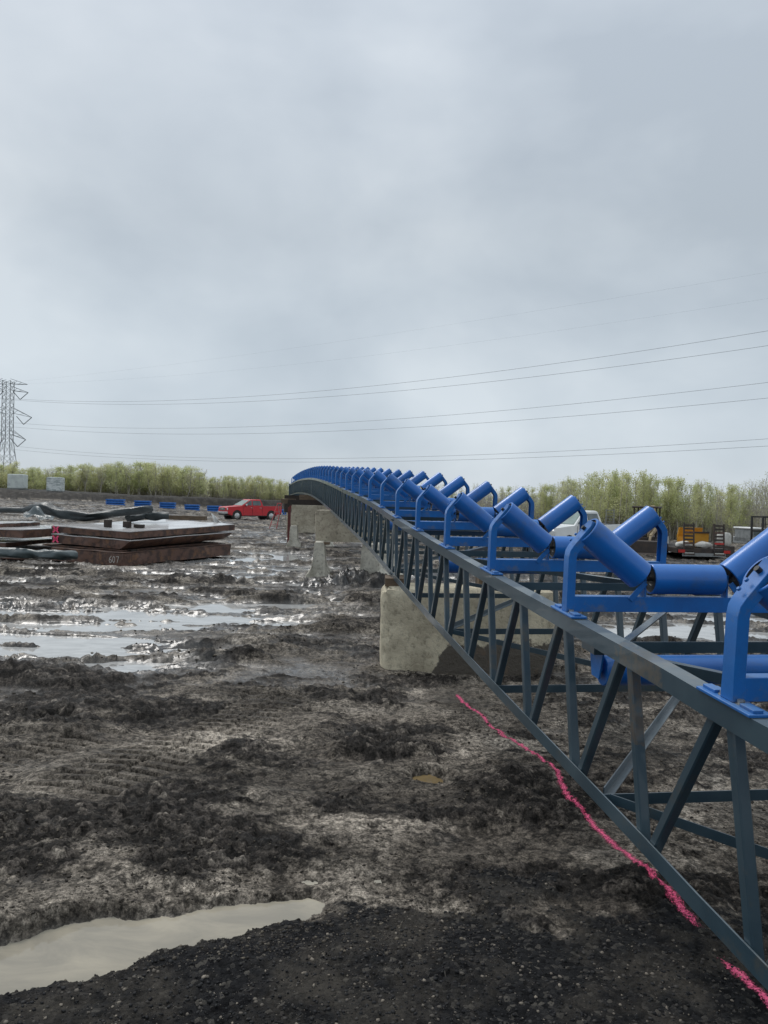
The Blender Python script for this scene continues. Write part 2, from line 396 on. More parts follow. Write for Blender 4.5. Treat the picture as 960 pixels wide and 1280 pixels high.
def height(x, y):
    b = base(x, y)
    d = np.sqrt(x * x + y * y)
    g = grav_mask(x, y)
    far = sm(y, 7.5, 10)
    big = fbm(x * .5, y * .9, 1, 3) * .05
    mid = fbm(x * 1.6 + 9, y * 2.4, 2, 4, .55) * .055
    w1 = fbm(x * 2.1, y * 2.1, 33, 3) * .35; w2 = fbm(x * 2.1 + 7, y * 2.1, 34, 3) * .35
    patch = sm(fbm(x * 1.0, y * 1.5, 31, 6, .68), -.14, .30)
    guard0 = (1 - sm(np.abs(y - (3.40 + .44 * (x + .14))), .30, .60)) * (1 - sm(x, .1, .5))
    patch = patch * (1 - .75 * guard0)
    heaps = 0
    for (cx, cy, r_) in ((.10, 5.85, .38), (.95, 4.55, .3), (-3.5, 8.6, 1.0), (-4.9, 8.4, 1.2), (-4.1, 6.9, .8), (-1.2, 18.9, 1.2), (-.9, 3.9, .5), (-2.0, 4.0, .6)):
        heaps = np.maximum(heaps, blob(x, y, cx, cy, r_ * 1.3, r_, 500 + int(cx * 10), .6))
    patch = np.maximum(patch, heaps)
    rough_a = .22 + .78 * patch
    c1, t1 = crumbs(x, y, .24, 601, .55); c2, t2 = crumbs(x, y, .105, 602, .70); c3, t3 = crumbs(x, y, .048, 603, .8)
    lod3 = 1 - sm(d, 9, 16)
    cl = np.maximum(billow((x + w1) * 4.2, (y + w2) * 5.2, 3, 5, .66), -.25) * .024 * rough_a
    film_ = wetness(x, y); dry = 1 - .75 * np.clip(film_, 0, 1)
    cl = cl * dry + dry * (c1 * .022 * patch + c2 * .024 * rough_a + c3 * .016 * rough_a * lod3)
    clod_tone = (t3 * lod3 + t2 * (1 - lod3)) * .6 + t2 * .4
    height.extra = (patch, clod_tone, np.maximum(c2, c3))
    fine = (fbm(x * 26, y * 28, 4, 4, .7) * .011 * rough_a) * (1 - sm(d, 14, 26)) * dry
    streak = fbm(x * .28, y * 1.9, 7, 4, .6) * .075 * far
    h = big + mid + cl + streak
    h = h * (1 - .60 * g) + fine
    # ridge pushed up along the puddle's far edge, small dark heaps
    for (cx, cy, r_, a, sd) in ((.10, 5.85, .32, .07, 61), (.95, 4.55, .2, .03, 62), (-3.5, 8.6, .7, .05, 63), (-4.9, 8.4, .9, .06, 64), (-4.1, 6.9, .45, .06, 65), (-2.5, 7.2, .4, .05, 66), (-1.2, 18.9, .8, .13, 67), (-4.3, 18.6, .9, .12, 68), (-.6, 19.0, .6, .2, 69), (-2.7, 6.45, .4, .05, 70), (-1.3, 5.9, .5, .04, 73), (-.6, 7.7, .6, .05, 74)):
        h = h + a * blob(x, y, cx, cy, r_ * 1.3, r_, sd, .6) * (.7 + .6 * billow(x * 5, y * 5, sd, 3))
    guard = (1 - sm(np.abs(y - (3.33 + .44 * (x + .14))), .35, .8)) * (1 - sm(x, .1, .5))
    guard = np.maximum(guard, np.maximum(blob(x, y, .35, 5.24, .6, .5, 171, .1), blob(x, y, -2.95, 6.75, .8, .8, 172, .1)))
    near_floor = -.095 + .070 * guard + .004 * fbm(x * 6, y * 6, 12, 2)
    hn = np.maximum(h, near_floor + (h - near_floor) * .25) + .005
    # crawler track print
    for (ax, ay, bx, by, w) in ((-1.92, 4.55, -1.42, 6.25, .37), (-1.35, 6.3, -.95, 8.2, .35), (-2.62, 5.3, -2.25, 6.2, .2)):
        L = math.hypot(bx - ax, by - ay); ex, ey = (bx - ax) / L, (by - ay) / L
        s = (x - ax) * ex + (y - ay) * ey; p = (x - ax) * -ey + (y - ay) * ex
        mk = (1 - sm(np.abs(p) + .05 * fbm(x * 5, y * 5, 77, 2), w * .85, w)) * sm(s, 0, .2) * (1 - sm(s, L - .2, L))
        mk = mk * (.7 + .3 * sm(fbm(x * 1.7, y * 1.7, 79, 2), -.3, .2))
        rib = np.abs(((s / .150 + np.abs(p) * 1.3) % 1.0) * 2 - 1)
        rib = sm(rib, .22, .50) * .075 - .055 - .02 * (np.abs(p) < .025)
        hn = hn * (1 - .9 * mk) + mk * (rib * 1.15 - .012)
        e_ = height.extra; up_ = sm(rib, -.045, .010)
        height.extra = (e_[0] * (1 - mk), e_[1] * (1 - mk) + mk * .6, e_[2] * (1 - mk) + mk * up_)
    pn = puddle_near(x, y)
    hn = hn * (1 - pn) - .085 * pn
    ps = blob(x, y, .34, 5.22, .17, .17, 71, .3)
    hn = hn * (1 - ps) - .07 * ps
    ps = blob(x, y, -2.9, 6.72, .20, .30, 72, .3)
    hn = hn * (1 - ps) - .07 * ps
    wt = wetness(x, y)
    hf = h + .012 + .09 * sm(fbm(x * .42 + 5, y * 2.4, 141, 5, .6), .02, .30) * sm(y, 7, 10) - .135 * np.clip(wt, 0, 1.1)
    h = hn * (1 - far) + hf * far
    # long dirt bank at the left rear
    top = 2.35 + .45 * fbm(x * .12, y * .2, 21, 4) * 1.0
    line = 104 + 22 * sm(x, -50, -14)
    bank = sm(y - line, 0, 4.5) * (1 - .0 * sm(y - line, 16, 30)) * (1 - sm(x, -12, 4)) * (1 - sm(y, 132, 148))
    bh = np.where(x < -30, 2.05, 2.05) * (1 + .10 * fbm(x * .25, y * .3, 22, 4)) - b * bank
    bh = bh + .75 * sm(-x, 38, 60)
    h = h * np.where(d > 100, .5, 1)
    return b + h + bank * (bh * .78), g, wt

WATER_FAR = -.050
# ground sheet: one polar grid around the place where the photographer stands, finer near by
def polar_ground():
    rr = np.concatenate([np.linspace(.05, 1.5, 14)[:-1], np.geomspace(1.5, 95, 980)[:-1], np.geomspace(95, 150, 60)[:-1], np.geomspace(150, 2600, 55)])
    dense = np.linspace(-R(36), R(36), 800)
    rest = np.linspace(R(36), R(324), 110)[1:-1]
    th = np.concatenate([dense, rest])
    nr, nth = len(rr), len(th)
    T, RR = np.meshgrid(th, rr)
    X = RR * np.sin(T); Y = RR * np.cos(T)
    Z, G, W = height(X, Y); PT, CT, CH = height.extra
    # low clay film under water: wet amount = closeness to the water level
    bz = base(X, Y)
    rel = Z - bz
    wet = (1 - sm(rel, -.045, .03)) * np.maximum(sm(Y, 6.5, 9), puddle_near(X, Y))
    co = np.stack([X, Y, Z], -1).reshape(-1, 3).astype(np.float32)
    i = np.arange(nr - 1)[:, None] * nth; j = np.arange(nth)[None, :]; j2 = (j + 1) % nth
    q = np.stack([i + j, i + j2, i + nth + j2, i + nth + j], -1).reshape(-1, 4)
    q = q[:, ::-1]
    me = bpy.data.meshes.new('ground')
    me.vertices.add(len(co)); me.vertices.foreach_set('co', co.ravel())
    me.loops.add(q.size); me.loops.foreach_set('vertex_index', q.ravel().astype(np.int32))
    me.polygons.add(len(q)); me.polygons.foreach_set('loop_start', np.arange(0, q.size, 4, dtype=np.int32))
    me.update(calc_edges=True)
    me.polygons.foreach_set('use_smooth', np.ones(len(q), dtype=bool))
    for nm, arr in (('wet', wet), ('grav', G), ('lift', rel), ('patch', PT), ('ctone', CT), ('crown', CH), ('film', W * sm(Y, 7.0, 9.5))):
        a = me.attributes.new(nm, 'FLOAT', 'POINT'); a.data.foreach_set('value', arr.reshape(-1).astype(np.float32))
    return me

def ground_mat():
    m, n, b = nt('wet_mud')
    tc = N(n, 'ShaderNodeTexCoord')
    aw = N(n, 'ShaderNodeAttribute', attribute_name='wet'); ag = N(n, 'ShaderNodeAttribute', attribute_name='grav'); al = N(n, 'ShaderNodeAttribute', attribute_name='lift')
    a = noise_node(n, .9, 8, .68, dist=.4); c = noise_node(n, 8, 9, .74); f = noise_node(n, 60, 6, .72); s = noise_node(n, .35, 6, .65, stretch=(1, 3.2, 1))
    ap = N(n, 'ShaderNodeAttribute', attribute_name='patch'); at_ = N(n, 'ShaderNodeAttribute', attribute_name='ctone'); ac_ = N(n, 'ShaderNodeAttribute', attribute_name='crown')
    fs = noise_node(n, 24, 7, .78)
    pf = math_(n, 'ADD', math_(n, 'ADD', ap.outputs['Fac'], .10), math_(n, 'MULTIPLY', math_(n, 'SUBTRACT', c.outputs[0], .5), 2.2))
    pr = ramp(n, pf, [(.20, 0), (.75, 1)])
    clay = ramp(n, a.outputs[0], [(.38, (.052, .044, .036)), (.50, (.115, .099, .081)), (.63, (.25, .218, .180))]).outputs[0]
    clod = ramp(n, at_.outputs['Fac'], [(.15, (.007, .0063, .0056)), (.50, (.023, .020, .0175)), (.72, (.064, .055, .047)), (.92, (.165, .145, .120))]).outputs[0]
    col = mixc(n, pr.outputs[0], clay, clod)
    crk = ramp(n, ac_.outputs['Fac'], [(.0, .50), (.35, 1.12)])  # crevice shade painted into the colour between clods and tread ribs
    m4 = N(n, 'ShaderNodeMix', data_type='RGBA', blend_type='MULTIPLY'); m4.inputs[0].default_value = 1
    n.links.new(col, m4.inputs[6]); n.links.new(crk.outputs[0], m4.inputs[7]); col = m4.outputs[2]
    fr_ = ramp(n, fs.outputs[0], [(.40, .25), (.49, 1.0), (.60, 1.8)])
    m3 = N(n, 'ShaderNodeMix', data_type='RGBA', blend_type='MULTIPLY'); m3.inputs[0].default_value = 1
    n.links.new(col, m3.inputs[6]); n.links.new(fr_.outputs[0], m3.inputs[7]); col = m3.outputs[2]
    f2 = noise_node(n, 75, 5, .8); g2 = ramp(n, f2.outputs[0], [(.38, .35), (.50, 1.05), (.62, 1.9)])
    m5 = N(n, 'ShaderNodeMix', data_type='RGBA', blend_type='MULTIPLY'); m5.inputs[0].default_value = .9
    n.links.new(col, m5.inputs[6]); n.links.new(g2.outputs[0], m5.inputs[7]); col = m5.outputs[2]
    big = ramp(n, s.outputs[0], [(.38, .60), (.60, 1.2)])
    mm = N(n, 'ShaderNodeMix', data_type='RGBA', blend_type='MULTIPLY'); mm.inputs[0].default_value = 1
    n.links.new(col, mm.inputs[6]); n.links.new(big.outputs[0], mm.inputs[7]); col = mm.outputs[2]
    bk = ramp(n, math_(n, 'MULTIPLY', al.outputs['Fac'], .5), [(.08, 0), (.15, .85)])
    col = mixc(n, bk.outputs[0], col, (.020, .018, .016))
    wetc = mixc(n, math_(n, 'MULTIPLY', aw.outputs['Fac'], .45), col, (.070, .060, .050))
    # dark crushed stone
    vo = N(n, 'ShaderNodeTexVoronoi'); vo.inputs['Scale'].default_value = 55; n.links.new(tc.outputs['Object'], vo.inputs['Vector'])
    gc = ramp(n, vo.outputs['Color'], [(.15, (.0085, .0085, .009)), (.75, (.0235, .0235, .0245)), (.97, (.105, .096, .083))]).outputs[0]
    gp = noise_node(n, 2.6, 7, .7)
    gcl = ramp(n, gp.outputs[0], [(.46, 0), (.62, .75)])
    gc = mixc(n, gcl.outputs[0], gc, mixc(n, f2.outputs[0], (.026, .024, .021), (.110, .097, .081)))
    col = mixc(n, ag.outputs['Fac'], wetc, gc)
    n.links.new(col, b.inputs['Base Color'])
    rw = noise_node(n, 1.7, 7, .7, stretch=(1, 2, 1))
    af = N(n, 'ShaderNodeAttribute', attribute_name='film')
    wr = math_(n, 'ADD', math_(n, 'MAXIMUM', aw.outputs['Fac'], math_(n, 'MULTIPLY', af.outputs['Fac'], 1.15)), math_(n, 'MULTIPLY', math_(n, 'SUBTRACT', rw.outputs[0], .5), 1.4))
    ro = ramp(n, wr, [(.0, .75), (.40, .45), (.90, .21)])
    so_ = ramp(n, wr, [(.10, .10), (.45, .28), (.90, .5)]); n.links.new(math_(n, 'MULTIPLY', so_.outputs[0], math_(n, 'SUBTRACT', 1.0, math_(n, 'MULTIPLY', ag.outputs['Fac'], .6))), b.inputs['Specular IOR Level'])
    n.links.new(ro.outputs[0], b.inputs['Roughness'])
    h = math_(n, 'ADD', math_(n, 'MULTIPLY', c.outputs[0], .032), math_(n, 'MULTIPLY', f.outputs[0], .009))
    h = math_(n, 'ADD', h, math_(n, 'MULTIPLY', math_(n, 'MULTIPLY', vo.outputs['Distance'], ag.outputs['Fac']), -.010))
    bp = N(n, 'ShaderNodeBump'); bp.inputs['Distance'].default_value = 1
    bs_ = ramp(n, wr, [(.35, .9), (.85, .07)]); n.links.new(bs_.outputs[0], bp.inputs['Strength'])
    n.links.new(h, bp.inputs['Height']); n.links.new(bp.outputs[0], b.inputs['Normal'])
    return m
M['mud'] = ground_mat()
gme = polar_ground()
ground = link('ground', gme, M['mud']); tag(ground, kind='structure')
# surface lookup
def hz(x, y):
    z, _, _ = height(np.array([float(x)]), np.array([float(y)])); return float(z[0])
def bz(x, y): return float(base(np.array([float(x)]), np.array([float(y)]))[0])

def water_mat(name, col, rough, bump=.0006, c2=None):
    m, n, b = nt(name)
    no = noise_node(n, 2.6, 6, .6, stretch=(1, 2, 1), dist=.6); cr = ramp(n, no.outputs[0], [(.36, col), (.60, c2 or tuple(x * .75 for x in col))])
    n.links.new(cr.outputs[0], b.inputs['Base Color'])
    b.inputs['Roughness'].default_value = rough; b.inputs['IOR'].default_value = 1.33
    nb = noise_node(n, 14, 3, .5); bp = N(n, 'ShaderNodeBump'); bp.inputs['Distance'].default_value = bump
    n.links.new(nb.outputs[0], bp.inputs['Height']); n.links.new(bp.outputs[0], b.inputs['Normal'])
    return m
def sheet(name, x0, x1, y0, y1, nx, ny, zf, m):
    xs = np.linspace(x0, x1, nx); ys = np.geomspace(y0, y1, ny)
    X, Y = np.meshgrid(xs, ys); Z = zf(X, Y)
    co = np.stack([X, Y, Z], -1).reshape(-1, 3)
    i = np.arange(ny - 1)[:, None] * nx; j = np.arange(nx - 1)[None, :]
    q = np.stack([i + j, i + j + 1, i + nx + j + 1, i + nx + j], -1).reshape(-1, 4)
    me = bpy.data.meshes.new(name); me.from_pydata(co.tolist(), [], q.tolist()); me.update()
    me.polygons.foreach_set('use_smooth', [True] * len(q))
    o = link(name, me, m); tag(o, kind='structure'); return o
M['water_far'] = water_mat('puddle_water_pale', (.46, .455, .44), .07)
M['water_near'] = water_mat('puddle_water_silty', (.36, .32, .248), .05, .0012, (.26, .236, .19))
M['water_brown'] = water_mat('puddle_water_brown', (.22, .16, .08), .04)
sheet('water', -48, 45, 8.2, 96, 60, 60, lambda x, y: base(x, y) + WATER_FAR, M['water_far'])
def flat_poly(name, pts, z, m):
    me = bpy.data.meshes.new(name); me.from_pydata([(x, y, z) for x, y in pts], [], [list(range(len(pts)))]); me.update()
    o = link(name, me, m); tag(o, kind='structure')
flat_poly('puddle', [(.1, 3.1), (.0, 3.65), (-1.2, 3.25), (-3.2, 2.4), (-3.2, 1.4), (-1.2, 2.2)], base(np.array([0.]), np.array([3.]))[0] - .046, M['water_near'])
flat_poly('small_puddle', [(.05, 4.98), (.65, 4.98), (.65, 5.5), (.05, 5.5)], bz(.3, 5.2) - .040, M['water_brown'])
flat_poly('small_puddle', [(-3.4, 6.3), (-2.5, 6.3), (-2.5, 7.2), (-3.4, 7.2)], bz(-2.9, 6.72) - .040, M['water_far'])

# ------------------------------------------------------------------ loose stones and clods
def scatter(name, xy, size, m, flat=.7, cols=None):
    t = (1 + 5 ** .5) / 2
    ico = np.array([(-1, t, 0), (1, t, 0), (-1, -t, 0), (1, -t, 0), (0, -1, t), (0, 1, t), (0, -1, -t), (0, 1, -t), (t, 0, -1), (t, 0, 1), (-t, 0, -1), (-t, 0, 1)], float)
    ico /= np.linalg.norm(ico[0])
    F = np.array([(0, 11, 5), (0, 5, 1), (0, 1, 7), (0, 7, 10), (0, 10, 11), (1, 5, 9), (5, 11, 4), (11, 10, 2), (10, 7, 6), (7, 1, 8), (3, 9, 4), (3, 4, 2), (3, 2, 6), (3, 6, 8), (3, 8, 9), (4, 9, 5), (2, 4, 11), (6, 2, 10), (8, 6, 7), (9, 8, 1)])
    n = len(xy); z, _, _ = height(xy[:, 0], xy[:, 1])
    jit = ico[None] * (1 + RNG.uniform(-.28, .28, (n, 12, 1)))
    sc = size[:, None] * RNG.uniform(.7, 1.3, (n, 3)); sc[:, 2] *= flat
    an = RNG.uniform(0, 6.28, n); c, s = np.cos(an)[:, None], np.sin(an)[:, None]
    P = jit * sc[:, None, :]
    P = np.stack([P[..., 0] * c - P[..., 1] * s, P[..., 0] * s + P[..., 1] * c, P[..., 2]], -1)
    P += np.stack([xy[:, 0], xy[:, 1], z + size * .12], -1)[:, None, :]
    Q = (F[None] + (np.arange(n) * 12)[:, None, None]).reshape(-1, 3)
    me = bpy.data.meshes.new(name)
    me.vertices.add(n * 12); me.vertices.foreach_set('co', P.reshape(-1).astype(np.float32))
    me.loops.add(Q.size); me.loops.foreach_set('vertex_index', Q.ravel().astype(np.int32))
    me.polygons.add(len(Q)); me.polygons.foreach_set('loop_start', np.arange(0, Q.size, 3, dtype=np.int32)); me.update(calc_edges=True)
    a = me.attributes.new('tone', 'FLOAT', 'POINT'); a.data.foreach_set('value', np.repeat(RNG.random(n), 12).astype(np.float32))
    return link(name, me, m)
def tone_mat(name, stops, rough):
    m, n, b = nt(name); a = N(n, 'ShaderNodeAttribute', attribute_name='tone')
    r = ramp(n, a.outputs['Fac'], stops); n.links.new(r.outputs[0], b.inputs['Base Color']); b.inputs['Roughness'].default_value = rough; b.inputs['Specular IOR Level'].default_value = .15
    nb = noise_node(n, 120, 4, .6); bp = N(n, 'ShaderNodeBump'); bp.inputs['Distance'].default_value = .002
    n.links.new(nb.outputs[0], bp.inputs['Height']); n.links.new(bp.outputs[0], b.inputs['Normal'])
    return m
M['stones'] = tone_mat('crushed_stone', [(.0, (.008, .008, .0085)), (.66, (.022, .022, .023)), (.86, (.056, .051, .046)), (1, (.24, .205, .165))], .6)
M['clods'] = tone_mat('mud_clods', [(0, (.020, .017, .014)), (.6, (.050, .042, .034)), (1, (.14, .118, .09))], .6)
n = 90000
rad = 1.3 * (5.2 / 1.3) ** RNG.random(n); ang = RNG.uniform(-R(42), R(44), n)
xy = np.stack([rad * np.sin(ang), rad * np.cos(ang)], -1)
g = grav_mask(xy[:, 0], xy[:, 1]) * (1 - puddle_near(xy[:, 0], xy[:, 1]) * 1.0)
xy = xy[g > RNG.uniform(.1, 1, n)]
tag(scatter('gravel', xy, .0015 + .0070 * RNG.random(len(xy)) ** 6, M['stones']), 'loose dark crushed stone spread across the foreground', 'gravel', kind='stuff')
n = 90000
rad = 2.8 * (22 / 2.8) ** RNG.random(n); ang = RNG.uniform(-R(38), R(38), n)
xy = np.stack([rad * np.sin(ang), rad * np.cos(ang)], -1)
cl = fbm(xy[:, 0] * .8, xy[:, 1] * 1.1, 31, 4)
keep = (~((xy[:, 0] > -2.3) & (xy[:, 0] < -1.0) & (xy[:, 1] > 4.4) & (xy[:, 1] < 6.8))) & (cl + RNG.uniform(-.25, .25, n) > .10) & (puddle_near(xy[:, 0], xy[:, 1]) < .05)
zz, _, _ = height(xy[:, 0], xy[:, 1]); keep &= (zz - base(xy[:, 0], xy[:, 1])) > -.03
xy = xy[keep]; rad = rad[keep]
tag(scatter('mud_clods', xy, (.003 + .012 * RNG.random(len(xy)) ** 7) * np.clip(rad / 6, .7, 1.4), M['clods'], .65), 'small dark lumps of churned mud scattered over the yard', 'mud', kind='stuff')

# ------------------------------------------------------------------ pink sprayed line on the mud
def pink_mat():
    m, n, b = nt('pink_spray')
    no = noise_node(n, 85, 8, .8); tc = N(n, 'ShaderNodeTexCoord')
    au = N(n, 'ShaderNodeAttribute', attribute_name='across')
    e = math_(n, 'SUBTRACT', 1.02, au.outputs['Fac'])
    d = math_(n, 'ADD', e, math_(n, 'MULTIPLY', math_(n, 'SUBTRACT', no.outputs[0], .5), 5.5))
    fa = ramp(n, d, [(.15, 0), (.60, .55), (1.2, .95)])
    c = ramp(n, noise_node(n, 90, 3).outputs[0], [(.36, (.40, .03, .10)), (.58, (.95, .14, .29))])
    n.links.new(c.outputs[0], b.inputs['Base Color']); b.inputs['Roughness'].default_value = .7
    t = N(n, 'ShaderNodeBsdfTransparent'); mx = N(n, 'ShaderNodeMixShader')
    n.links.new(fa.outputs[0], mx.inputs[0]); n.links.new(t.outputs[0], mx.inputs[1]); n.links.new(b.outputs[0], mx.inputs[2])
    n.links.new(mx.outputs[0], n.nodes['Material Output'].inputs[0]); return m
M['pink_spray'] = pink_mat()
dgp = bpy.context.evaluated_depsgraph_get()
def ground_ray(px, py):
    d = (at(px, py, 10) - CAM).normalized()
    for k in range(80, 1200):
        p = CAM + d * (k * .01)
        if p.z < bz(p.x, p.y): return p
    return p
def paint_line(name, pix, w, label):
    pts = [ground_ray(*p) for p in pix]
    dense = []
    for a, b2 in zip(pts[:-1], pts[1:]):
        k = max(2, int((b2 - a).length / .008))
        dense += [a.lerp(b2, i / k) for i in range(k)]
    P = np.array([(p.x, p.y) for p in dense])
    ker = np.ones(21) / 21
    Pp = np.pad(P, ((10, 10), (0, 0)), mode='edge'); P = np.stack([np.convolve(Pp[:, i], ker, 'valid') for i in (0, 1)], -1)
    T = np.gradient(P, axis=0); T /= np.linalg.norm(T, axis=1)[:, None] + 1e-9
    Nn = np.stack([-T[:, 1], T[:, 0]], -1)
    ac = np.linspace(-1, 1, 15)
    wob = fbm(np.arange(len(P)) * .006, np.zeros(len(P)), 402, 3) * .03
    G = P[:, None, :] + Nn[:, None, :] * (ac[None, :, None] * w + wob[:, None, None])
    Z, _, _ = height(G[..., 0], G[..., 1])
    co = np.concatenate([G, Z[..., None] + .004], -1).reshape(-1, 3)
    nx = len(ac); ny = len(P)
    i = np.arange(ny - 1)[:, None] * nx; j = np.arange(nx - 1)[None, :]
    q = np.stack([i + j, i + j + 1, i + nx + j + 1, i + nx + j], -1).reshape(-1, 4)
    me = bpy.data.meshes.new(name); me.from_pydata(co.tolist(), [], q.tolist()); me.update()
    fade = np.minimum(1, np.minimum(np.arange(ny), ny - 1 - np.arange(ny)) / 12.)
    a = me.attributes.new('across', 'FLOAT', 'POINT'); a.data.foreach_set('value', (np.abs(ac)[None, :] + (1 - fade)[:, None]).clip(0, 1.3).reshape(-1).astype(np.float32))
    o = link(name, me, M['pink_spray']); tag(o, label, 'paint mark')
paint_line('paint_line', [(572, 866), (590, 890), (625, 920), (665, 950), (700, 975), (712, 1000), (745, 1040), (780, 1068), (820, 1105), (850, 1140), (880, 1168)], .025, 'long bright pink sprayed line on the mud beside the conveyor frame')
paint_line('paint_line', [(900, 1190), (915, 1205), (935, 1222), (962, 1250), (990, 1290)], .022, 'short pink sprayed dash in the bottom right corner past the gap')

# ------------------------------------------------------------------ conveyor
ky = [-.6, 0.3, 2.4, 3.0, 4.9, 7.0, 8.1, 9.7, 12, 16.4, 20.5, 25, 30, 34, 40, 45, 50, 54]
kd = [1.48, 1.45, 1.375, 1.335, 1.234, 1.106, 1.03, .915, .74, .505, .29, .075, -.13, -.25, -.355, -.36, -.27, -.15]
def interp_smooth(y):
    # Catmull-Rom through the surveyed drops
    i = max(0, min(len(ky) - 2, next((k for k in range(len(ky) - 1) if ky[k + 1] >= y), len(ky) - 2)))
    x0, x1 = ky[i], ky[i + 1]; t = (y - x0) / (x1 - x0)
    def m(k):
        a = max(0, k - 1); b = min(len(ky) - 1, k + 1); return (kd[b] - kd[a]) / (ky[b] - ky[a])
    h = x1 - x0; t2, t3 = t * t, t * t * t
    return (2 * t3 - 3 * t2 + 1) * kd[i] + (t3 - 2 * t2 + t) * h * m(i) + (-2 * t3 + 3 * t2) * kd[i + 1] + (t3 - t2) * h * m(i + 1)
DEP = .75; WID = 1.30
def P0(y):
    x = 1.45 - .14 * y - (.62 * max(0, (y - 24) / 26) ** 2)
    return V((x, y, 1.65 - interp_smooth(y)))
def frame_at(y):
    t = (P0(y + .3) - P0(y - .3)).normalized()
    r = t.cross(V((0, 0, 1))).normalized(); n_ = r.cross(t).normalized()
    return t, r, n_
conv = thing('conveyor', (P0(2.4).x + .6, 2.4, bz(1.7, 2.4)), 'long slate grey lattice conveyor frame carrying blue troughing rollers over concrete blocks', 'conveyor')
def cobj(name, bm, m, **k): return obj(name, bm, m, conv, world=True, **k)
JO = [-5.0 + 7.3 * k for k in range(8)]      # section joints along y: 2.3, 9.6, 16.9, ...
JO = [-.55, 9.6, 16.9, 24.2, 31.5, 38.8, 46.1, 50.2]
def chord(y0, y1, side, top):
    bm = NB(); ys = np.arange(y0, y1, .35).tolist() + [y1]
    Ps, us, vs = [], [], []
    for y in ys:
        t, r, n_ = frame_at(y)
        p = P0(y) + r * (0 if side < 0 else WID) + (n_ * DEP if top else V((0, 0, 0)))
        Ps.append(p); us.append(r * (1 if side < 0 else -1)); vs.append(n_ * (-1 if top else 1))
    L, t_ = (.076, .007) if top else (.066, .007)
    pr = [(0, 0), (L, 0), (L, t_), (t_ * 1.5, t_), (t_, t_ * 1.5), (t_, L), (0, L)]
    sweep(bm, Ps, us, vs, pr)
    cobj('top_chord' if top else 'bottom_chord', bm, M['steel_smear'] if (top and side < 0 and y0 < 5) else M['steel'])
for a, b_ in zip(JO[:-1], JO[1:]):
    for side in (-1, 1):
        for top in (0, 1): chord(a + .006, b_ - .006, side, top)
# splice posts at the joints
for j in JO[1:-1]:
    for side in (-1, 1):
        bm = NB()
        for dy in (-.03, .03):
            t, r, n_ = frame_at(j + dy); q = P0(j + dy) + r * ((.012 if side < 0 else WID - .012))
            bar(bm, q + n_ * .01, q + n_ * (DEP - .01), .010, .055, up=t)
        t, r, n_ = frame_at(j); q = P0(j) + r * (-.006 if side < 0 else WID + .006)
        for h in (.035, DEP - .04):
            for k in (-.05, -.02, .02, .05):
                M4 = Matrix.Translation(q + n_ * h + t * k)
                box(bm, (0, 0, 0), (.014, .016, .016), M4)
        cobj('splice_post', bm, M['steel'], bevel=.001)
# warren webs: nodes every .705 m
ynodes = [2.287 + .705 * k for k in range(-3, 69)]
webs = []
TW = .042
def web_geo(bm, y0, y1, side, w=TW):
    """bottom at y0, top at y1"""
    ta, ra, na = frame_at(y0); tb, rb, nb_ = frame_at(y1)
    off = (.010 + w / 2) if side < 0 else WID - (.010 + w / 2)
    a = P0(y0) + ra * off + na * .012; b2 = P0(y1) + rb * off + nb_ * (DEP - .012)
    t = (b2 - a).normalized(); u = ra; v = u.cross(t).normalized(); h = w / 2; c = w * .12
    pr = [(-h + c, -h), (h - c, -h), (h, -h + c), (h, h - c), (h - c, h), (-h + c, h), (-h, h - c), (-h, -h + c)]
    sweep(bm, [a, b2], [u, u], [v, v], pr)
lst = []
for k in range(len(ynodes)):
    y = ynodes[k]
    if y > 50: break
    for side in (-1, 1):
        lst.append((y + .02, y + .21, side))          # leans away
        lst.append((y - .045, y - .705 + .265, side))  # leans back towards the near end
lst = [w for w in lst if 0.2 < w[0] < 50.1 and w[1] < 50.1]
lst.sort(key=lambda w: (w[0] + (0 if w[2] < 0 else 3.0)))
for i, w in enumerate(lst[:100]):
    bm = NB(); web_geo(bm, *w)
    muddy = (w[2] < 0 and abs(w[0] - 3.01) < .05)
    cobj('web_member', bm, M['steel_mud'] if muddy else M['steel'])
bm = NB()
for w in lst[100:]: web_geo(bm, *w)
tag(cobj('far_web_members', bm, M['steel']), kind='stuff')
# cross members and zigzag bracing, top and bottom planes
cy = [3.35 - 1.62 * 1 + 1.62 * k for k in range(0, 30)]
cnt = 0
far_bm = NB()
for i, y in enumerate(cy):
    if y > 50: break
    for top in (0, 1):
        t, r, n_ = frame_at(y)
        a = P0(y) + r * .012 + n_ * (DEP - .062 if top else .012); b2 = a + r * (WID - .024)
        bm = NB() if y < 26 else far_bm
        angle_iron(bm, a, b2, t, n_ , .050, .050, .006)
        if y < 26: cobj('cross_member', bm, M['steel'])
        y2 = y + 1.62
        if y2 < 50:
            t2, r2, n2 = frame_at(y2)
            fl = (i % 2 == 0)
            pa = P0(y) + n_ * (DEP - .05 if top else .030) + r * ((WID - .03) if fl else .03) + t * .05
            pb = P0(y2) + n2 * (DEP - .05 if top else .030) + r2 * (.03 if fl else (WID - .03)) - t2 * .02
            bm = NB() if y < 26 else far_bm
            tt = (pb - pa).normalized(); uu = tt.cross(n_).normalized()
            angle_iron(bm, pa, pb, uu, n_ * -1 if top else n_, .038, .042, .005)
            if y < 26: cobj('diagonal_brace', bm, M['steel'])
tag(cobj('far_cross_braces', far_bm, M['steel']), kind='stuff')
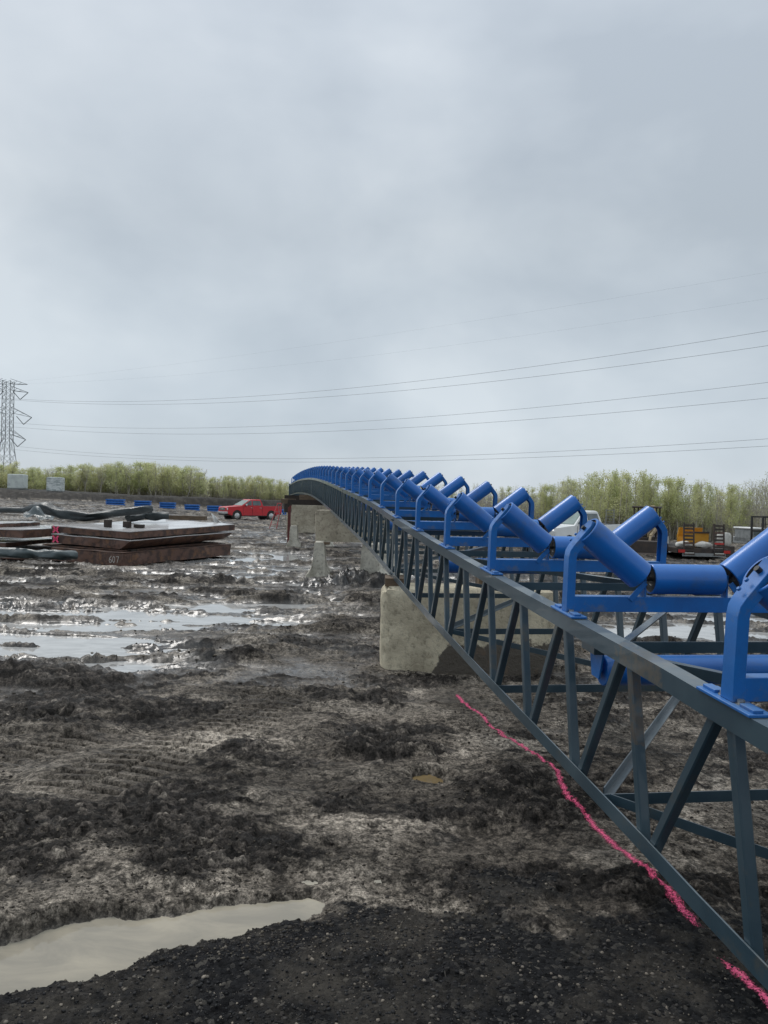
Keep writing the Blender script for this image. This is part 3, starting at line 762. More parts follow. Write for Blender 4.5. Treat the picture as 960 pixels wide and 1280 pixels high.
# end plate at the far end
bm = NB(); t, r, n_ = frame_at(50.2); q = P0(50.2)
for s_ in (0, WID): bar(bm, q + r * s_, q + r * s_ + n_ * (DEP + .05), .08, .1, up=t)
bar(bm, q + n_ * (DEP * .5), q + n_ * (DEP * .5) + r * WID, .05, .5)
cobj('end_frame', bm, M['steel'])

# --- idlers
RAD = .0775
def roller_mesh(L, name):
    bm = NB(); h = L / 2
    prof = [(-h - .028, .0105), (-h + .012, .0105), (-h + .012, .030), (-h + .008, .034), (-h + .008, RAD - .012), (-h - .0, RAD - .010), (-h, RAD - .003), (-h + .003, RAD),
            (h - .003, RAD), (h, RAD - .003), (h, RAD - .010), (h - .008, RAD - .012), (h - .008, .034), (h - .012, .030), (h - .012, .0105), (h + .028, .0105)]
    mats = [1] * len(prof)
    for i in (5, 6, 7, 8, 9): mats[i] = 0
    lathe(bm, prof, 'x', 40, mats)
    bmesh.ops.recalc_face_normals(bm, faces=bm.faces[:])
    me = bpy.data.meshes.new(name); bm.to_mesh(me); bm.free()
    me.polygons.foreach_set('use_smooth', [True] * len(me.polygons)); me.set_sharp_from_angle(angle=R(30))
    me.materials.append(M['blue']); me.materials.append(M['seal']); return me
def idler_frame_mesh():
    bm = NB(); C = WID / 2
    def mir(f):
        for s in (1, -1):
            f(lambda x: C + (x - C) * s, s)
    def post(mx, s):
        path = [(.012, .012), (.012, .10), (.012, .285), (.018, .318), (.034, .345), (.075, .395), (.118, .447), (.128, .470)]
        hw = [.036, .033, .033, .034, .036, .036, .036, .026]
        n_ = len(path); outer = []
        fl = .042
        for i, (x, z) in enumerate(path):
            a = path[max(0, i - 1)]; b2 = path[min(n_ - 1, i + 1)]
            tx, tz = b2[0] - a[0], b2[1] - a[1]; l = math.hypot(tx, tz); nx, nz = tz / l, -tx / l   # inward normal (+x)
            th = .007; w = hw[i]
            f_ = fl * (1 if i < n_ - 1 else .6)
            pr = [(0, -w), (0, w), (f_, w), (f_, w - th), (th, w - th), (th, -w + th), (f_, -w + th), (f_, -w)]
            outer.append([bm.verts.new((mx(x + nx * d), y_, z + nz * d)) for d, y_ in pr])
        for i in range(n_ - 1):
            for j in range(8):
                bm.faces.new((outer[i][j], outer[i][(j + 1) % 8], outer[i + 1][(j + 1) % 8], outer[i + 1][j]))
        bm.faces.new(outer[0]); bm.faces.new(outer[-1])
    mir(post)
    def foot(mx, s):
        box(bm, (mx(.034), 0, .006), (.080, .30, .010))
        for yy in (-.105, .105):
            box(bm, (mx(.030), yy, .016), (.034, .072, .011))
    mir(foot)
    # cross angle: upright leg and top leg
    box(bm, (C, -.030, .052), (WID - .07, .007, .078))
    box(bm, (C, -.0035, .0875), (WID - .11, .046, .007))
    def inner(mx, s):
        # bracket between wing and centre roller
        prof = [(-.026, .091), (.026, .091), (.022, .205), (-.022, .205)]
        x = mx(C - .222)
        for dx in (-.005,):
            vs1 = [bm.verts.new((x + dx, a, b2)) for a, b2 in prof]; vs2 = [bm.verts.new((x + dx + .010, a, b2)) for a, b2 in prof]
            bm.faces.new(vs1); bm.faces.new(vs2[::-1])
            for j in range(4): bm.faces.new((vs1[j], vs1[(j + 1) % 4], vs2[(j + 1) % 4], vs2[j]))
        # slanting strut tab
        bar(bm, (x - s * .085, -.036, .075), (x - s * .008, -.036, .165), .007, .030, up=V((0, 1, 0)).cross(V((1, 0, 0))))
    mir(inner)
    # wedge plates that hold the wing rollers at the top
    bmesh.ops.recalc_face_normals(bm, faces=bm.faces[:])
    es = [e for e in bm.edges if len(e.link_faces) == 2 and e.calc_face_angle(0) > R(60)]
    bmesh.ops.bevel(bm, geom=es, offset=.0016, segments=1, affect='EDGES', clamp_overlap=True)
    me = bpy.data.meshes.new('idler_frame'); bm.to_mesh(me); bm.free()
    me.polygons.foreach_set('use_smooth', [True] * len(me.polygons)); me.set_sharp_from_angle(angle=R(30))
    me.materials.append(M['blue_frame']); return me
def bolts_mesh():
    bm = NB()
    r_ = bmesh.ops.create_cone(bm, segments=6, radius1=.012, radius2=.012, depth=.014, cap_ends=True)
    for v in r_['verts']: v.co += V((0, 0, .006))
    bmesh.ops.create_cone(bm, segments=12, radius1=.017, radius2=.017, depth=.003, cap_ends=True)
    me = bpy.data.meshes.new('bolt'); bm.to_mesh(me); bm.free(); me.materials.append(M['zinc']); return me
def cap_bolts():
    bm = NB(); bmesh.ops.create_cone(bm, segments=10, radius1=.0075, radius2=.006, depth=.008, cap_ends=True)
    me = bpy.data.meshes.new('rivet'); bm.to_mesh(me); bm.free(); me.materials.append(M['blue_frame']); return me
wing_me = roller_mesh(.372, 'wing_roller'); cen_me = roller_mesh(.380, 'centre_roller')
fr_me = idler_frame_mesh(); bo_me = bolts_mesh(); cb_me = cap_bolts()
WA = R(37.5)
xs_w = (.405 + .112) / 2; zs_w = (.195 + .195 + .372 * math.sin(WA)) / 2
first = None
yi = [2.51 + 1.40 * k for k in range(-1, 34)]
for k, y in enumerate(yi):
    t, r, n_ = frame_at(y)
    p = P0(y) + n_ * (DEP + .002)
    fo = bpy.data.objects.new('idler_frame', fr_me); COL.objects.link(fo); fo.parent = conv
    jt = random.uniform(-.012, .012)
    rr_ = (r + t * jt).normalized(); tt_ = n_.cross(rr_).normalized()
    Mx = Matrix(((rr_.x, tt_.x, n_.x, p.x), (rr_.y, tt_.y, n_.y, p.y), (rr_.z, tt_.z, n_.z, p.z), (0, 0, 0, 1)))
    fo.matrix_parent_inverse = Matrix.Translation(conv.location).inverted(); fo.matrix_basis = Mx
    for me_, x, z, a in ((wing_me, xs_w, zs_w, WA), (cen_me, WID / 2, .178, 0), (wing_me, WID - xs_w, zs_w, -WA)):
        ro = bpy.data.objects.new('roller', me_); COL.objects.link(ro); ro.parent = fo
        ro.matrix_basis = Matrix.Translation((x, 0.004, z)) @ Matrix.Rotation(a, 4, 'Y') @ Matrix.Rotation(random.uniform(0, 6.28), 4, 'X')
    if y < 13:
        for x in (.032, WID - .032):
            for yy in (-.048, .048):
                bo = bpy.data.objects.new('bolt', bo_me); COL.objects.link(bo); bo.parent = fo; bo.location = (x, yy, .0125)
    if y < 7:
        for s_ in (1, -1):
            for q_ in range(2):
                bo = bpy.data.objects.new('rivet', cb_me); COL.objects.link(bo); bo.parent = fo
                bo.matrix_basis = Matrix.Translation((WID / 2 + (.030 + q_ * .024 - WID / 2) * s_, 0, .372 + q_ * .029)) @ Matrix.Rotation(R(-50) * s_, 4, 'Y')
# --- return rollers with drop brackets
def ret_roller(y):
    t, r, n_ = frame_at(y)
    p = P0(y) + n_ * (DEP - .215)
    Mx = Matrix(((r.x, t.x, n_.x, p.x), (r.y, t.y, n_.y, p.y), (r.z, t.z, n_.z, p.z), (0, 0, 0, 1)))
    bm = NB()
    L = WID - .20; R_ = .071; x0 = .10
    lathe(bm, [(x0 - .03, .01), (x0, .01), (x0, R_ - .004), (x0 + .004, R_), (x0 + L - .004, R_), (x0 + L, R_ - .004), (x0 + L, .01), (x0 + L + .03, .01)], 'x', 36)
    bmesh.ops.transform(bm, matrix=Mx, verts=bm.verts[:])
    ro = cobj('return_roller', bm, M['blue'], smooth=True, ang=30)
    for x in (.072, WID - .072):
        bm = NB()
        pts = [(-.075, .10), (.075, .10), (.04, -.03), (-.04, -.03)]
        a = [bm.verts.new((x - .004, q0, q1)) for q0, q1 in pts]; c = [bm.verts.new((x + .004, q0, q1)) for q0, q1 in pts]
        bm.faces.new(a[::-1]); bm.faces.new(c)
        for j in range(4): bm.faces.new((a[j], a[(j + 1) % 4], c[(j + 1) % 4], c[j]))
        bmesh.ops.transform(bm, matrix=Mx, verts=bm.verts[:])
        cobj('drop_bracket', bm, M['blue_frame'])
    for x in (.050, WID - .050):
        bm = NB()
        box(bm, (x, 0, .135), (.05, .15, .085))
        bmesh.ops.transform(bm, matrix=Mx, verts=bm.verts[:])
        cobj('hanger_plate', bm, M['steel'], bevel=.002)
for y in (3.63, 7.1, 10.6, 14.1, 17.6, 21.1): ret_roller(y)

# ------------------------------------------------------------------ concrete supports
def rough_box(bm, sx, sy, sz, taper=.0, amp=.012, cut=.07, edge=.03, seed=0):
    nx, ny, nz = [max(3, int(s / cut)) for s in (sx, sy, sz)]
    vd = {}
    def vert(i, j, k):
        key = (i, j, k)
        if key not in vd:
            x, y, z = (i / nx - .5) * sx, (j / ny - .5) * sy, k / nz * sz
            vd[key] = bm.verts.new((x, y, z))
        return vd[key]
    for i in range(nx):
        for j in range(ny):
            for k in (0, nz): bm.faces.new((vert(i, j, k), vert(i + 1, j, k), vert(i + 1, j + 1, k), vert(i, j + 1, k)))
    for i in range(nx):
        for k in range(nz):
            for j in (0, ny): bm.faces.new((vert(i, j, k), vert(i + 1, j, k), vert(i + 1, j, k + 1), vert(i, j, k + 1)))
    for j in range(ny):
        for k in range(nz):
            for i in (0, nx): bm.faces.new((vert(i, j, k), vert(i, j + 1, k), vert(i, j + 1, k + 1), vert(i, j, k + 1)))
    for v in vd.values():
        x, y, z = v.co
        f = 1 - taper * (1 - z / sz) * 0 + 0
        # knock the corners off
        ex = (sx / 2 - abs(x)); ey = (sy / 2 - abs(y)); ez = min(sz - z, z + .2)
        near = sorted((ex, ey, ez))
        c = max(0, edge - (near[0] + near[1])) / edge
        nn = noise.noise(V((x * 5 + seed, y * 5, z * 5))) * .6 + noise.noise(V((x * 13 + seed, y * 13, z * 13))) * .4
        pull = c * edge * (.55 + 1.6 * max(0, nn))
        d = V((x, y, z - sz / 2)).normalized()
        v.co += d * (amp * nn - pull)
        if taper: v.co.x *= 1 - taper * (1 - z / sz) * .5
    return vd
def orient(c, ang): return Matrix.Translation(c) @ Matrix.Rotation(ang, 4, 'Z')
PA = math.atan(.14)
def block(name, cx, cy, cz, sx, sy, sz, m, label, cat, ang=-0., seed=0, edge=.06, group=None, amp=.012, cut=.07):
    bm = NB(); rough_box(bm, sx, sy, sz, .03, amp, cut, edge, seed)
    o = obj(name, bm, m, smooth=True, ang=50); o.location = (cx, cy, cz); o.rotation_euler = (0, 0, ang)
    tag(o, label, cat, group); return o
def timber(cx, cy, cz, sx, sy, sz, label, ang=0, m='wood', group=None):
    bm = NB(); box(bm, (0, 0, sz / 2), (sx, sy, sz))
    bmesh.ops.subdivide_edges(bm, edges=bm.edges[:], cuts=3, use_grid_fill=True)
    for v in bm.verts: v.co += V((noise.noise(v.co * 4 + V((cx, cy, cz))), noise.noise(v.co * 5 + V((cy, cx, 1))), noise.noise(v.co * 4 + V((2, cy, cz))))) * .012
    o = obj('timber_block', bm, M[m], bevel=0); o.location = (cx, cy, cz); o.rotation_euler = (0, 0, ang)
    tag(o, label, 'timber', group); return o
# near block, across the line of the conveyor
zb = bz(1, 9.4) - .06
block('concrete_block', 1.06, 9.62, zb, 2.15, .72, 1.06, M['conc_near'], 'large mud splashed concrete block under the near part of the conveyor', 'concrete block', ang=R(1.5), seed=3, edge=.10, amp=.02, cut=.045)
zt = zb + 1.06
pz = P0(9.62).z
timber(.16, 9.62, zt - .005, .26, .50, max(.05, pz - zt), 'short brown timber packer between the near block and the conveyor frame', 0)
timber(.16 + 1.18, 9.8, zt - .005, .26, .40, max(.05, pz - zt), 'timber packer on the right end of the near splashed block', 0)

def barrier(cx, cy, L, ang, label, H=.92, group=None, seed=0, wb=.62, wt=.19, z0=None):
    """concrete road barrier with flared foot; axis along local y"""
    bm = NB(); prof = [(wb / 2, 0), (wb / 2, .09), (wb * .43, .16), (wb * .27, .34), (wt / 2 + .02, H * .7), (wt / 2, H - .03), (wt / 2 - .03, H)]
    prof = prof + [(-a, b2) for a, b2 in prof[::-1]]
    # densify
    dp = []
    for i in range(len(prof)):
        a, c = prof[i], prof[(i + 1) % len(prof)]
        k = max(1, int(math.hypot(a[0] - c[0], a[1] - c[1]) / .05))
        dp += [(a[0] + (c[0] - a[0]) * q / k, a[1] + (c[1] - a[1]) * q / k) for q in range(k)]
    ns = max(3, int(L / .07)); rings = []
    for i in range(ns + 1):
        y = (i / ns - .5) * L; rings.append([bm.verts.new((x, y, z)) for x, z in dp])
    n_ = len(dp)
    for i in range(ns):
        for j in range(n_): bm.faces.new((rings[i][j], rings[i][(j + 1) % n_], rings[i + 1][(j + 1) % n_], rings[i + 1][j]))
    bm.faces.new(rings[0][::-1]); bm.faces.new(rings[-1])
    for e_ in (0, -1):
        f = [f for f in bm.faces if len(f.verts) > 4]
    bmesh.ops.triangulate(bm, faces=[f for f in bm.faces if len(f.verts) > 4])
    for v in bm.verts:
        q = v.co * 6 + V((seed, seed * 2, 0)); nn = noise.noise(q) * .7 + noise.noise(q * 2.7) * .5
        d = V((v.co.x, (1 if v.co.y > 0 else -1) * (.5 if abs(abs(v.co.y) - L / 2) < .01 else 0), 0))
        if d.length: v.co += d.normalized() * nn * .045 * (1.3 - v.co.z)
        if v.co.z < .05: v.co.z += nn * .05
    o = obj('road_barrier', bm, M['conc_rough'], smooth=True, ang=50)
    o.location = (cx, cy, bz(cx, cy) - .05 if z0 is None else z0); o.rotation_euler = (0, 0, ang)
    tag(o, label, 'barrier', group); return o
# second crib
barrier(-1.72, 20.9, 1.5, R(3), 'chipped flared barrier end standing left of the second crib', H=.98, seed=1, wb=.64, wt=.25)
barrier(-.08, 20.2, 2.0, R(-16), 'flared barrier half hidden behind the lattice at the second crib', H=1.0, seed=5, wb=.80, wt=.36)
b2z = bz(-1, 21) + .91
block('concrete_block', -.72, 21.35, b2z, 2.3, .75, .86, M['conc'], 'smooth beige concrete block laid across two barriers, second from the camera', 'concrete block', ang=R(-2), seed=9, edge=.03)
timber(-1.63, 20.55, b2z - .055, .40, .30, .07, 'thin wooden shim on top of the chipped barrier')
pz = P0(21.35).z
if pz - (b2z + .86) > .02: timber(-1.35, 21.35, b2z + .855, .4, .6, pz - b2z - .86, 'wooden packer between the second block and the conveyor frame')
# third crib
z3 = bz(-4, 34)
barrier(-3.98, 34.2, 1.4, R(4), 'small distant flared barrier under the third crib, left one', H=.95, seed=12, wb=.60, wt=.28)
barrier(-2.6, 34.4, 1.4, R(-4), 'distant barrier under the third crib, right one in shadow', H=.93, seed=14)
block('concrete_block', -2.95, 34.6, z3 + .90, 2.35, .8, .92, M['conc'], 'farthest beige concrete block, under the crest of the conveyor', 'concrete block', ang=R(-2), seed=19, edge=.03)
pz3 = P0(34.6).z; zt3 = z3 + 1.82
hh = max(.1, pz3 - zt3)
timber(-3.1, 34.45, zt3 + .0, 2.4, .35, hh * .48, 'long dark crib timber lying on the farthest block', m='wood_dark')
timber(-3.35, 34.7, zt3 + hh * .48 + .005, .9, .7, hh * .5, 'upper crib timber touching the conveyor underside on the farthest block')
timber(-4.35, 34.9, zt3 + hh * .10, .55, .9, hh * .45, 'brown crib timber sticking out left of the farthest block')
# far crib behind
z4 = bz(-6, 47)
block('concrete_block', -5.2, 48.5, z4 - .05, 1.8, .8, 1.3, M['conc'], 'shaded concrete block at the far end of the conveyor', 'concrete block', seed=29, edge=.03)
timber(-5.3, 48.5, z4 + 1.24, 1.9, .8, P0(48.5).z - z4 - 1.24, 'dark timber stack under the far end of the conveyor', m='wood_dark')

# ------------------------------------------------------------------ red step ladder and red post
def A(px, py, Z): return at(px, py, Z)
lz = bz(-7.3, 54)
lad = thing('step_ladder', (-7.35, 54, lz), 'red step ladder standing beyond the far crib beside the pickup truck', 'ladder', rz=R(15))
H = 1.75
for s in (-1, 1):
    bm = NB(); bar(bm, (s * .25 - .42, 0, 0), (s * .14, 0, H), .05, .08, up=V((0, 1, 0))); obj('rail', bm, M['ladder_red'], lad)
    bm = NB(); bar(bm, (s * .25 + .42, .1, 0), (s * .14 + .04, .05, H), .035, .05, up=V((0, 1, 0))); obj('rear_leg', bm, M['grey_metal'], lad)
for k in range(1, 6):
    f = k / 6; bm = NB(); c = -.42 * (1 - f)
    box(bm, (c, 0, H * f), (.5 - .2 * f, .1, .03)); obj('step', bm, M['ladder_red'] if k % 2 else M['grey_metal'], lad)
bm = NB(); box(bm, (0, .02, H + .02), (.34, .22, .06)); obj('top_cap', bm, M['ladder_red'], lad)
po = NB(); x5 = at(364, 650, 36)
bar(po, (0, 0, 0), (0, 0, 1.75), .13, .13, up=V((0, 1, 0))); bar(po, (.0, 0, 1.75), (.9, 0, 1.78), .12, .12)
o = obj('steel_stand', po, M['post_red'], bevel=.008); o.location = (-4.42, 35.9, bz(-4.4, 36) - .05); tag(o, 'dark red steel prop at the left face of the farthest block', 'prop')

# ------------------------------------------------------------------ steel plate stacks at the left
def stack_matrix(cx, cy, ang): return Matrix.Translation((cx, cy, 0)) @ Matrix.Rotation(ang, 4, 'Z')
gz = bz(-8, 23)
SA = R(-25)
Cn = V((-7.45, 22.6, 0))       # near corner; local +y runs away to the right, -x to the left
def slab(name, loc, z0, z1, W, L, ang, label, tilt=(0, 0), lip=0, top='sheen_top', under=0, mark=None):
    root = thing(name, (loc[0], loc[1], z0), label, 'steel plate', rz=ang)
    root.rotation_euler = (tilt[0], tilt[1], ang)
    h = z1 - z0
    bm = NB(); box(bm, (-W / 2, L / 2, h / 2 - .012), (W, L, h - .024))
    if under: 
        for v in bm.verts:
            if v.co.z < .02 : v.co.x -= under * (1 if v.co.x > -.1 else 0)
    bmesh.ops.subdivide_edges(bm, edges=bm.edges[:], cuts=7, use_grid_fill=True)
    for v in bm.verts:
        v.co += V((noise.noise(v.co * 2.1 + V((0, 0, z0 * 7))) * .07, noise.noise(v.co * 2.1 + V((5, 0, z0 * 7))) * .05, noise.noise(V((v.co.x, v.co.y, z0 * 9)) * .8) * .02))
    obj('slab_body', bm, M['rust'], root)
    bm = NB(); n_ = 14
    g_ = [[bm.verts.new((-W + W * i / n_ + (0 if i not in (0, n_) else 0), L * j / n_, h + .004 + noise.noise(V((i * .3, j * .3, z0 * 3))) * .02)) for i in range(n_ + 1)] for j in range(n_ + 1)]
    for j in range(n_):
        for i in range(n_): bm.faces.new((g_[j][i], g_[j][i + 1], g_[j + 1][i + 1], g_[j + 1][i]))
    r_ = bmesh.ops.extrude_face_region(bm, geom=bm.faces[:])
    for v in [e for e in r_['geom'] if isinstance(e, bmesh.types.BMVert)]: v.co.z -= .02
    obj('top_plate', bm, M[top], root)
    return root
# local frame: x to the left is negative, y away
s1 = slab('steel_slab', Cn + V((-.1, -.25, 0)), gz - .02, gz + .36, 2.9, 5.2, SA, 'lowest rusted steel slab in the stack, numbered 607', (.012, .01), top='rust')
s2 = slab('steel_slab', Cn, gz + .44, gz + .72, 3.2, 5.0, SA, 'middle rusted slab with overhanging lip and a pink cross, above the numbered slab', (.026, .022), top='sheen_top', under=.35)
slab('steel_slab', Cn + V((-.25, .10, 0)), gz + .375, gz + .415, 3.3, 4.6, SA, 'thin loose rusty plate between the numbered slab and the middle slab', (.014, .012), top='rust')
s3 = slab('steel_slab', Cn + V((-.02, .05, 0)), gz + .76, gz + .97, 3.2, 5.1, SA, 'top rusted slab of the right stack with wet upper face painted sky white', (.028, .024))
for (x, y_, lb) in ((-2.35, .12, 'leftmost dark timber spacer under the middle slab'), (-1.75, .14, 'second dark timber spacer under the middle slab'), (-.25, .35, 'dark spacer near the numbered corner of the stack'), (-.4, 4.9, 'dark spacer at the far right end of the stack')):
    p = stack_matrix(Cn.x, Cn.y, SA) @ V((x, y_, 0))
    timber(p.x, p.y, gz + .36, .20, .25, .08, lb, SA, 'wood_dark')
for (x, y_, lb) in ((-.4, 1.2, 'dark sleeper on the mud under the near end of the slab stack'), (-.5, 4.4, 'dark sleeper on the mud under the far end of the slab stack')):
    p = stack_matrix(Cn.x, Cn.y, SA) @ V((x, y_, 0))
    timber(p.x, p.y, gz - .12, .9, .22, .10, lb, SA, 'wood_dark')
# marks
def strokes(name, lines, M4, w, m, parent):
    bm = NB()
    for ln in lines:
        for a, b2 in zip(ln[:-1], ln[1:]):
            a = V((a[0], 0, a[1])); b2 = V((b2[0], 0, b2[1])); bar(bm, a, b2, .003, w, up=V((0, 1, 0)).cross((b2 - a).normalized()))
    bmesh.ops.transform(bm, matrix=M4, verts=bm.verts[:])
    return obj(name, bm, m, parent)
dig6 = [[(.085, .19), (.03, .13), (.0, .06), (.03, 0), (.08, .0), (.10, .05), (.07, .09), (.01, .07)]]
dig0 = [[(.05, 0), (.01, .05), (.01, .14), (.05, .19), (.09, .14), (.09, .05), (.05, 0)]]
dig7 = [[(0, .18), (.10, .19), (.04, .0)]]
def shift(ls, dx): return [[(a + dx, b2) for a, b2 in l] for l in ls]
strokes('painted_number', shift(dig6, 0) + shift(dig0, .13) + shift(dig7, .27), Matrix.Translation((-.52, -.030, .08)), .016, M['white_mark'], s1)
cross = [[(0, 0), (.24, .2)], [(0, .2), (.24, 0)], [(.03, .1), (.22, .1)]]
strokes('painted_cross', cross, Matrix.Translation((-3.1, -.034, .03)), .055, M['pink'], s2)
strokes('painted_cross', cross, Matrix.Translation((-3.1, -.034, .0)), .05, M['pink'], s3)
# second stack further left
C2 = V((-11.25, 23.4, 0))
slab('steel_slab', C2 + V((.2, .2, 0)), gz + .0, gz + .22, 6.0, 3.0, R(-8), 'lowest slab of the left edge stack, brown and half sunk', top='rust')
slab('steel_slab', C2 + V((-.4, .3, 0)), gz + .36, gz + .50, 5.8, 3.0, R(-8), 'thin middle plate of the left edge stack with a wet edge painted in pale sky glint')
slab('steel_slab', C2 + V((.25, .0, 0)), gz + .66, gz + .92, 6.0, 3.2, R(-10), 'pale topped upper slab at the left edge of the yard')
for (x, y_, z_, h_) in ((-1.2, .4, .22, .14), (-4, .4, .22, .14), (-1.3, .5, .50, .16), (-4, .5, .50, .16)):
    timber(C2.x + x, C2.y + y_, gz + z_, .22, .3, h_, {(-1.2, .22): 'lower dark spacer nearest the corner of the left edge stack', (-4, .22): 'lower dark spacer at the outer part of the left edge stack', (-1.3, .5): 'upper dark spacer nearest the corner of the left edge stack', (-4, .5): 'upper dark spacer at the outer part of the left edge stack'}[(x, z_)], m='wood_dark')
slab('steel_slab', C2 + V((-.9, 1.0, 0)), gz + .935, gz + 1.05, 4.5, 2.4, R(-4), 'small pale plate on top of the left edge stack', top='sheen_top')
# timbers and boxes on the top slab
zt1 = gz + 1.04
for (px, w, h_, lb) in ((135, .17, .24, 'tall black timber offcut on the wet slab, left one'), (159, .20, .19, 'black timber offcut on the wet slab, middle one'), (174, .30, .10, 'low black timber lump on the wet slab, right one')):
    p = at(px, 655, 23.6 if px < 150 else 24.0)
    timber(p.x, p.y, zt1, w, .16, h_, lb, SA, 'wood_dark')
for (xa, xb, Z, w, h_, m, lb) in ((214, 262, 30.2, .35, .16, 'wood', 'brown beam lying on the far end of the slab stack'), (232, 264, 28.6, .3, .09, 'wood_pale', 'pale plank on the far end of the slab stack')):
    a, b2 = at(xa, 645, Z), at(xb, 645, Z)
    timber((a.x + b2.x) / 2, Z - (.6 if Z > 29 else .2), zt1 + (.12 if Z > 29 else 0), (b2 - a).length, w, h_, lb, 0, m)
# white cloth hanging over the far corner
bm = NB(); p = at(268, 648, 28.3); n_ = 8
g_ = [[bm.verts.new((p.x - .12 + .45 * i / n_ + .12 * j / n_, p.y + .1 * math.sin(i) - .03 * j, zt1 + .42 * (1 - i / n_) * (1 - .1 * j) + .02 + .05 * noise.noise(V((i * .6, j * .6, 2))))) for i in range(n_ + 1)] for j in range(n_ + 1)]
for j in range(n_):
    for i in range(n_): bm.faces.new((g_[j][i], g_[j][i + 1], g_[j + 1][i + 1], g_[j + 1][i]))
for v in bm.verts: v.co.y += (v.co.x - p.x) * .1
for j in range(n_ + 1):
    for i in range(n_ + 1): g_[j][i].co.y += .22 * j / n_
tag(obj('white_cloth', bm, M['cloth'], smooth=True), 'crumpled white sheet on the far corner of the slab stack', 'cloth')

def fabric_roll(name, pts, rads, m, label, flat=.8, fold=.35):
    bm = NB(); P = [V(p) for p in pts]; dense = []; rd = []
    for i in range(len(P) - 1):
        for k in range(10): f = k / 10; dense.append(P[i].lerp(P[i + 1], f)); rd.append(rads[i] * (1 - f) + rads[i + 1] * f)
    dense.append(P[-1]); rd.append(rads[-1])
    n_ = 18; rings = []
    for i, p in enumerate(dense):
        t = (dense[min(i + 1, len(dense) - 1)] - dense[max(0, i - 1)]).normalized(); u = t.cross(V((0, 0, 1))).normalized(); v = u.cross(t)
        ring = []
        for k in range(n_):
            a = 2 * math.pi * k / n_
            rr_ = rd[i] * (1 + fold * noise.noise(V((i * .13, math.cos(a) * 1.6, math.sin(a) * 1.6 + p.x))) + .10 * math.sin(a * 3 + i * .3))
            ring.append(bm.verts.new(p + u * math.cos(a) * rr_ + v * math.sin(a) * rr_ * flat))
        rings.append(ring)
    for i in range(len(rings) - 1):
        for k in range(n_): bm.faces.new((rings[i][k], rings[i][(k + 1) % n_], rings[i + 1][(k + 1) % n_], rings[i + 1][k]))
    bm.faces.new(rings[0][::-1]); bm.faces.new(rings[-1])
    return tag(obj(name, bm, m, smooth=True, ang=60), label, 'fabric roll')
fabric_roll('fabric_roll', [at(-30, 636, 27), at(30, 638, 26.8), at(56, 634.5, 26.5), at(78, 644, 26.3), at(110, 645.5, 26.1), at(150, 641, 26), at(178, 637, 26.2), at(190, 636.5, 26.4)], [.10, .13, .24, .20, .17, .17, .17, .13], M['liner_dark'], 'long dark liner roll sagging across the slab stacks')
fabric_roll('fabric_roll', [at(160, 648, 26.3), at(180, 644.5, 26.9), at(198, 645, 27), at(211, 645, 27.1)], [.14, .17, .18, .15], M['liner_dark'], 'shorter black liner roll ending behind the wet slab')
fabric_roll('fabric_roll', [at(-30, 689, 21.4), at(20, 691.5, 21.6), at(45, 692.5, 21.5), at(60, 694, 21.4), at(75, 694, 21.5), at(95, 694.5, 21.8)], [.17, .18, .16, .15, .17, .15], M['liner'], 'grey green liner roll lying on the mud in front of the slabs')
# crumpled grey flap
bm = NB(); n_ = 14; c0 = at(36, 640, 26.0); c1 = at(72, 646, 25.4)
g_ = []
for j in range(n_ + 1):
    row = []
    for i in range(n_ + 1):
        f, h_ = i / n_, j / n_
        p = c0.lerp(c1, f); z = .30 * math.exp(-((f - .38) ** 2) / .05) * (1 - h_) + .12 * noise.noise(V((f * 4, h_ * 4, 1)))
        row.append(bm.verts.new((p.x - .1 + .25 * h_, p.y - .75 * h_, max(gz + .985, p.z + z - .1 * h_))))
    g_.append(row)
for j in range(n_):
    for i in range(n_): bm.faces.new((g_[j][i], g_[j][i + 1], g_[j + 1][i + 1], g_[j + 1][i]))
tag(obj('fabric_sheet', bm, M['liner'], smooth=True), 'crumpled grey liner flap peaked between the two slab stacks', 'fabric sheet')
# scrap wood lower left
for i, (px, py, L_, an, lb) in enumerate(((6, 704, 1.0, 40, 'pale splintered plank in the mud at the left edge'), (18, 709, .8, -15, 'short pale board lying below the liner roll'), (28, 711, .5, 20, 'small pale wood scrap nearest the tire ruts'))):
    p = at(px, py, 20.0); timber(p.x, p.y, bz(p.x, p.y) + .02, L_, .12, .05, lb, R(an), 'wood_pale')

# ------------------------------------------------------------------ pale boxes on the bank and blue stacks at its foot
def pale_box(px, py, Z, w, h_, m, label, frame=False):
    p = at(px, py, Z); z0 = hz(p.x, p.y) - .05
    root = thing('storage_cube', (p.x, p.y, z0), label, 'container', rz=R(6))
    bm = NB(); box(bm, (0, 0, h_ / 2 + .1), (w, w, h_ - .1)); obj('body', bm, m, root, bevel=.08, seg=2)
    bm = NB(); box(bm, (0, 0, .06), (w * 1.02, w * 1.02, .12)); obj('pallet', bm, M['grey_metal'], root)
    bm = NB()
    if frame:
        for k in range(4): 
            bar(bm, (-w / 2 - .01, -w / 2 - .02, .35 + k * h_ / 4.4), (w / 2 + .01, -w / 2 - .02, .40 + k * h_ / 4.4), .03, .04)
        obj('strap', bm, M['grey_metal'], root)
    else:
        box(bm, (0, 0, h_ + .07), (w * .9, w * .9, .05)); obj('lid', bm, M['pale_block'], root, bevel=.02)
pale_box(22, 610, 112, 2.15, 2.1, M['pale_block'], 'plain pale square container on the dirt bank, leftmost')
pale_box(69.5, 612, 112, 2.0, 2.05, M['pale_wrap'], 'pale square container with dark streaks on the dirt bank')
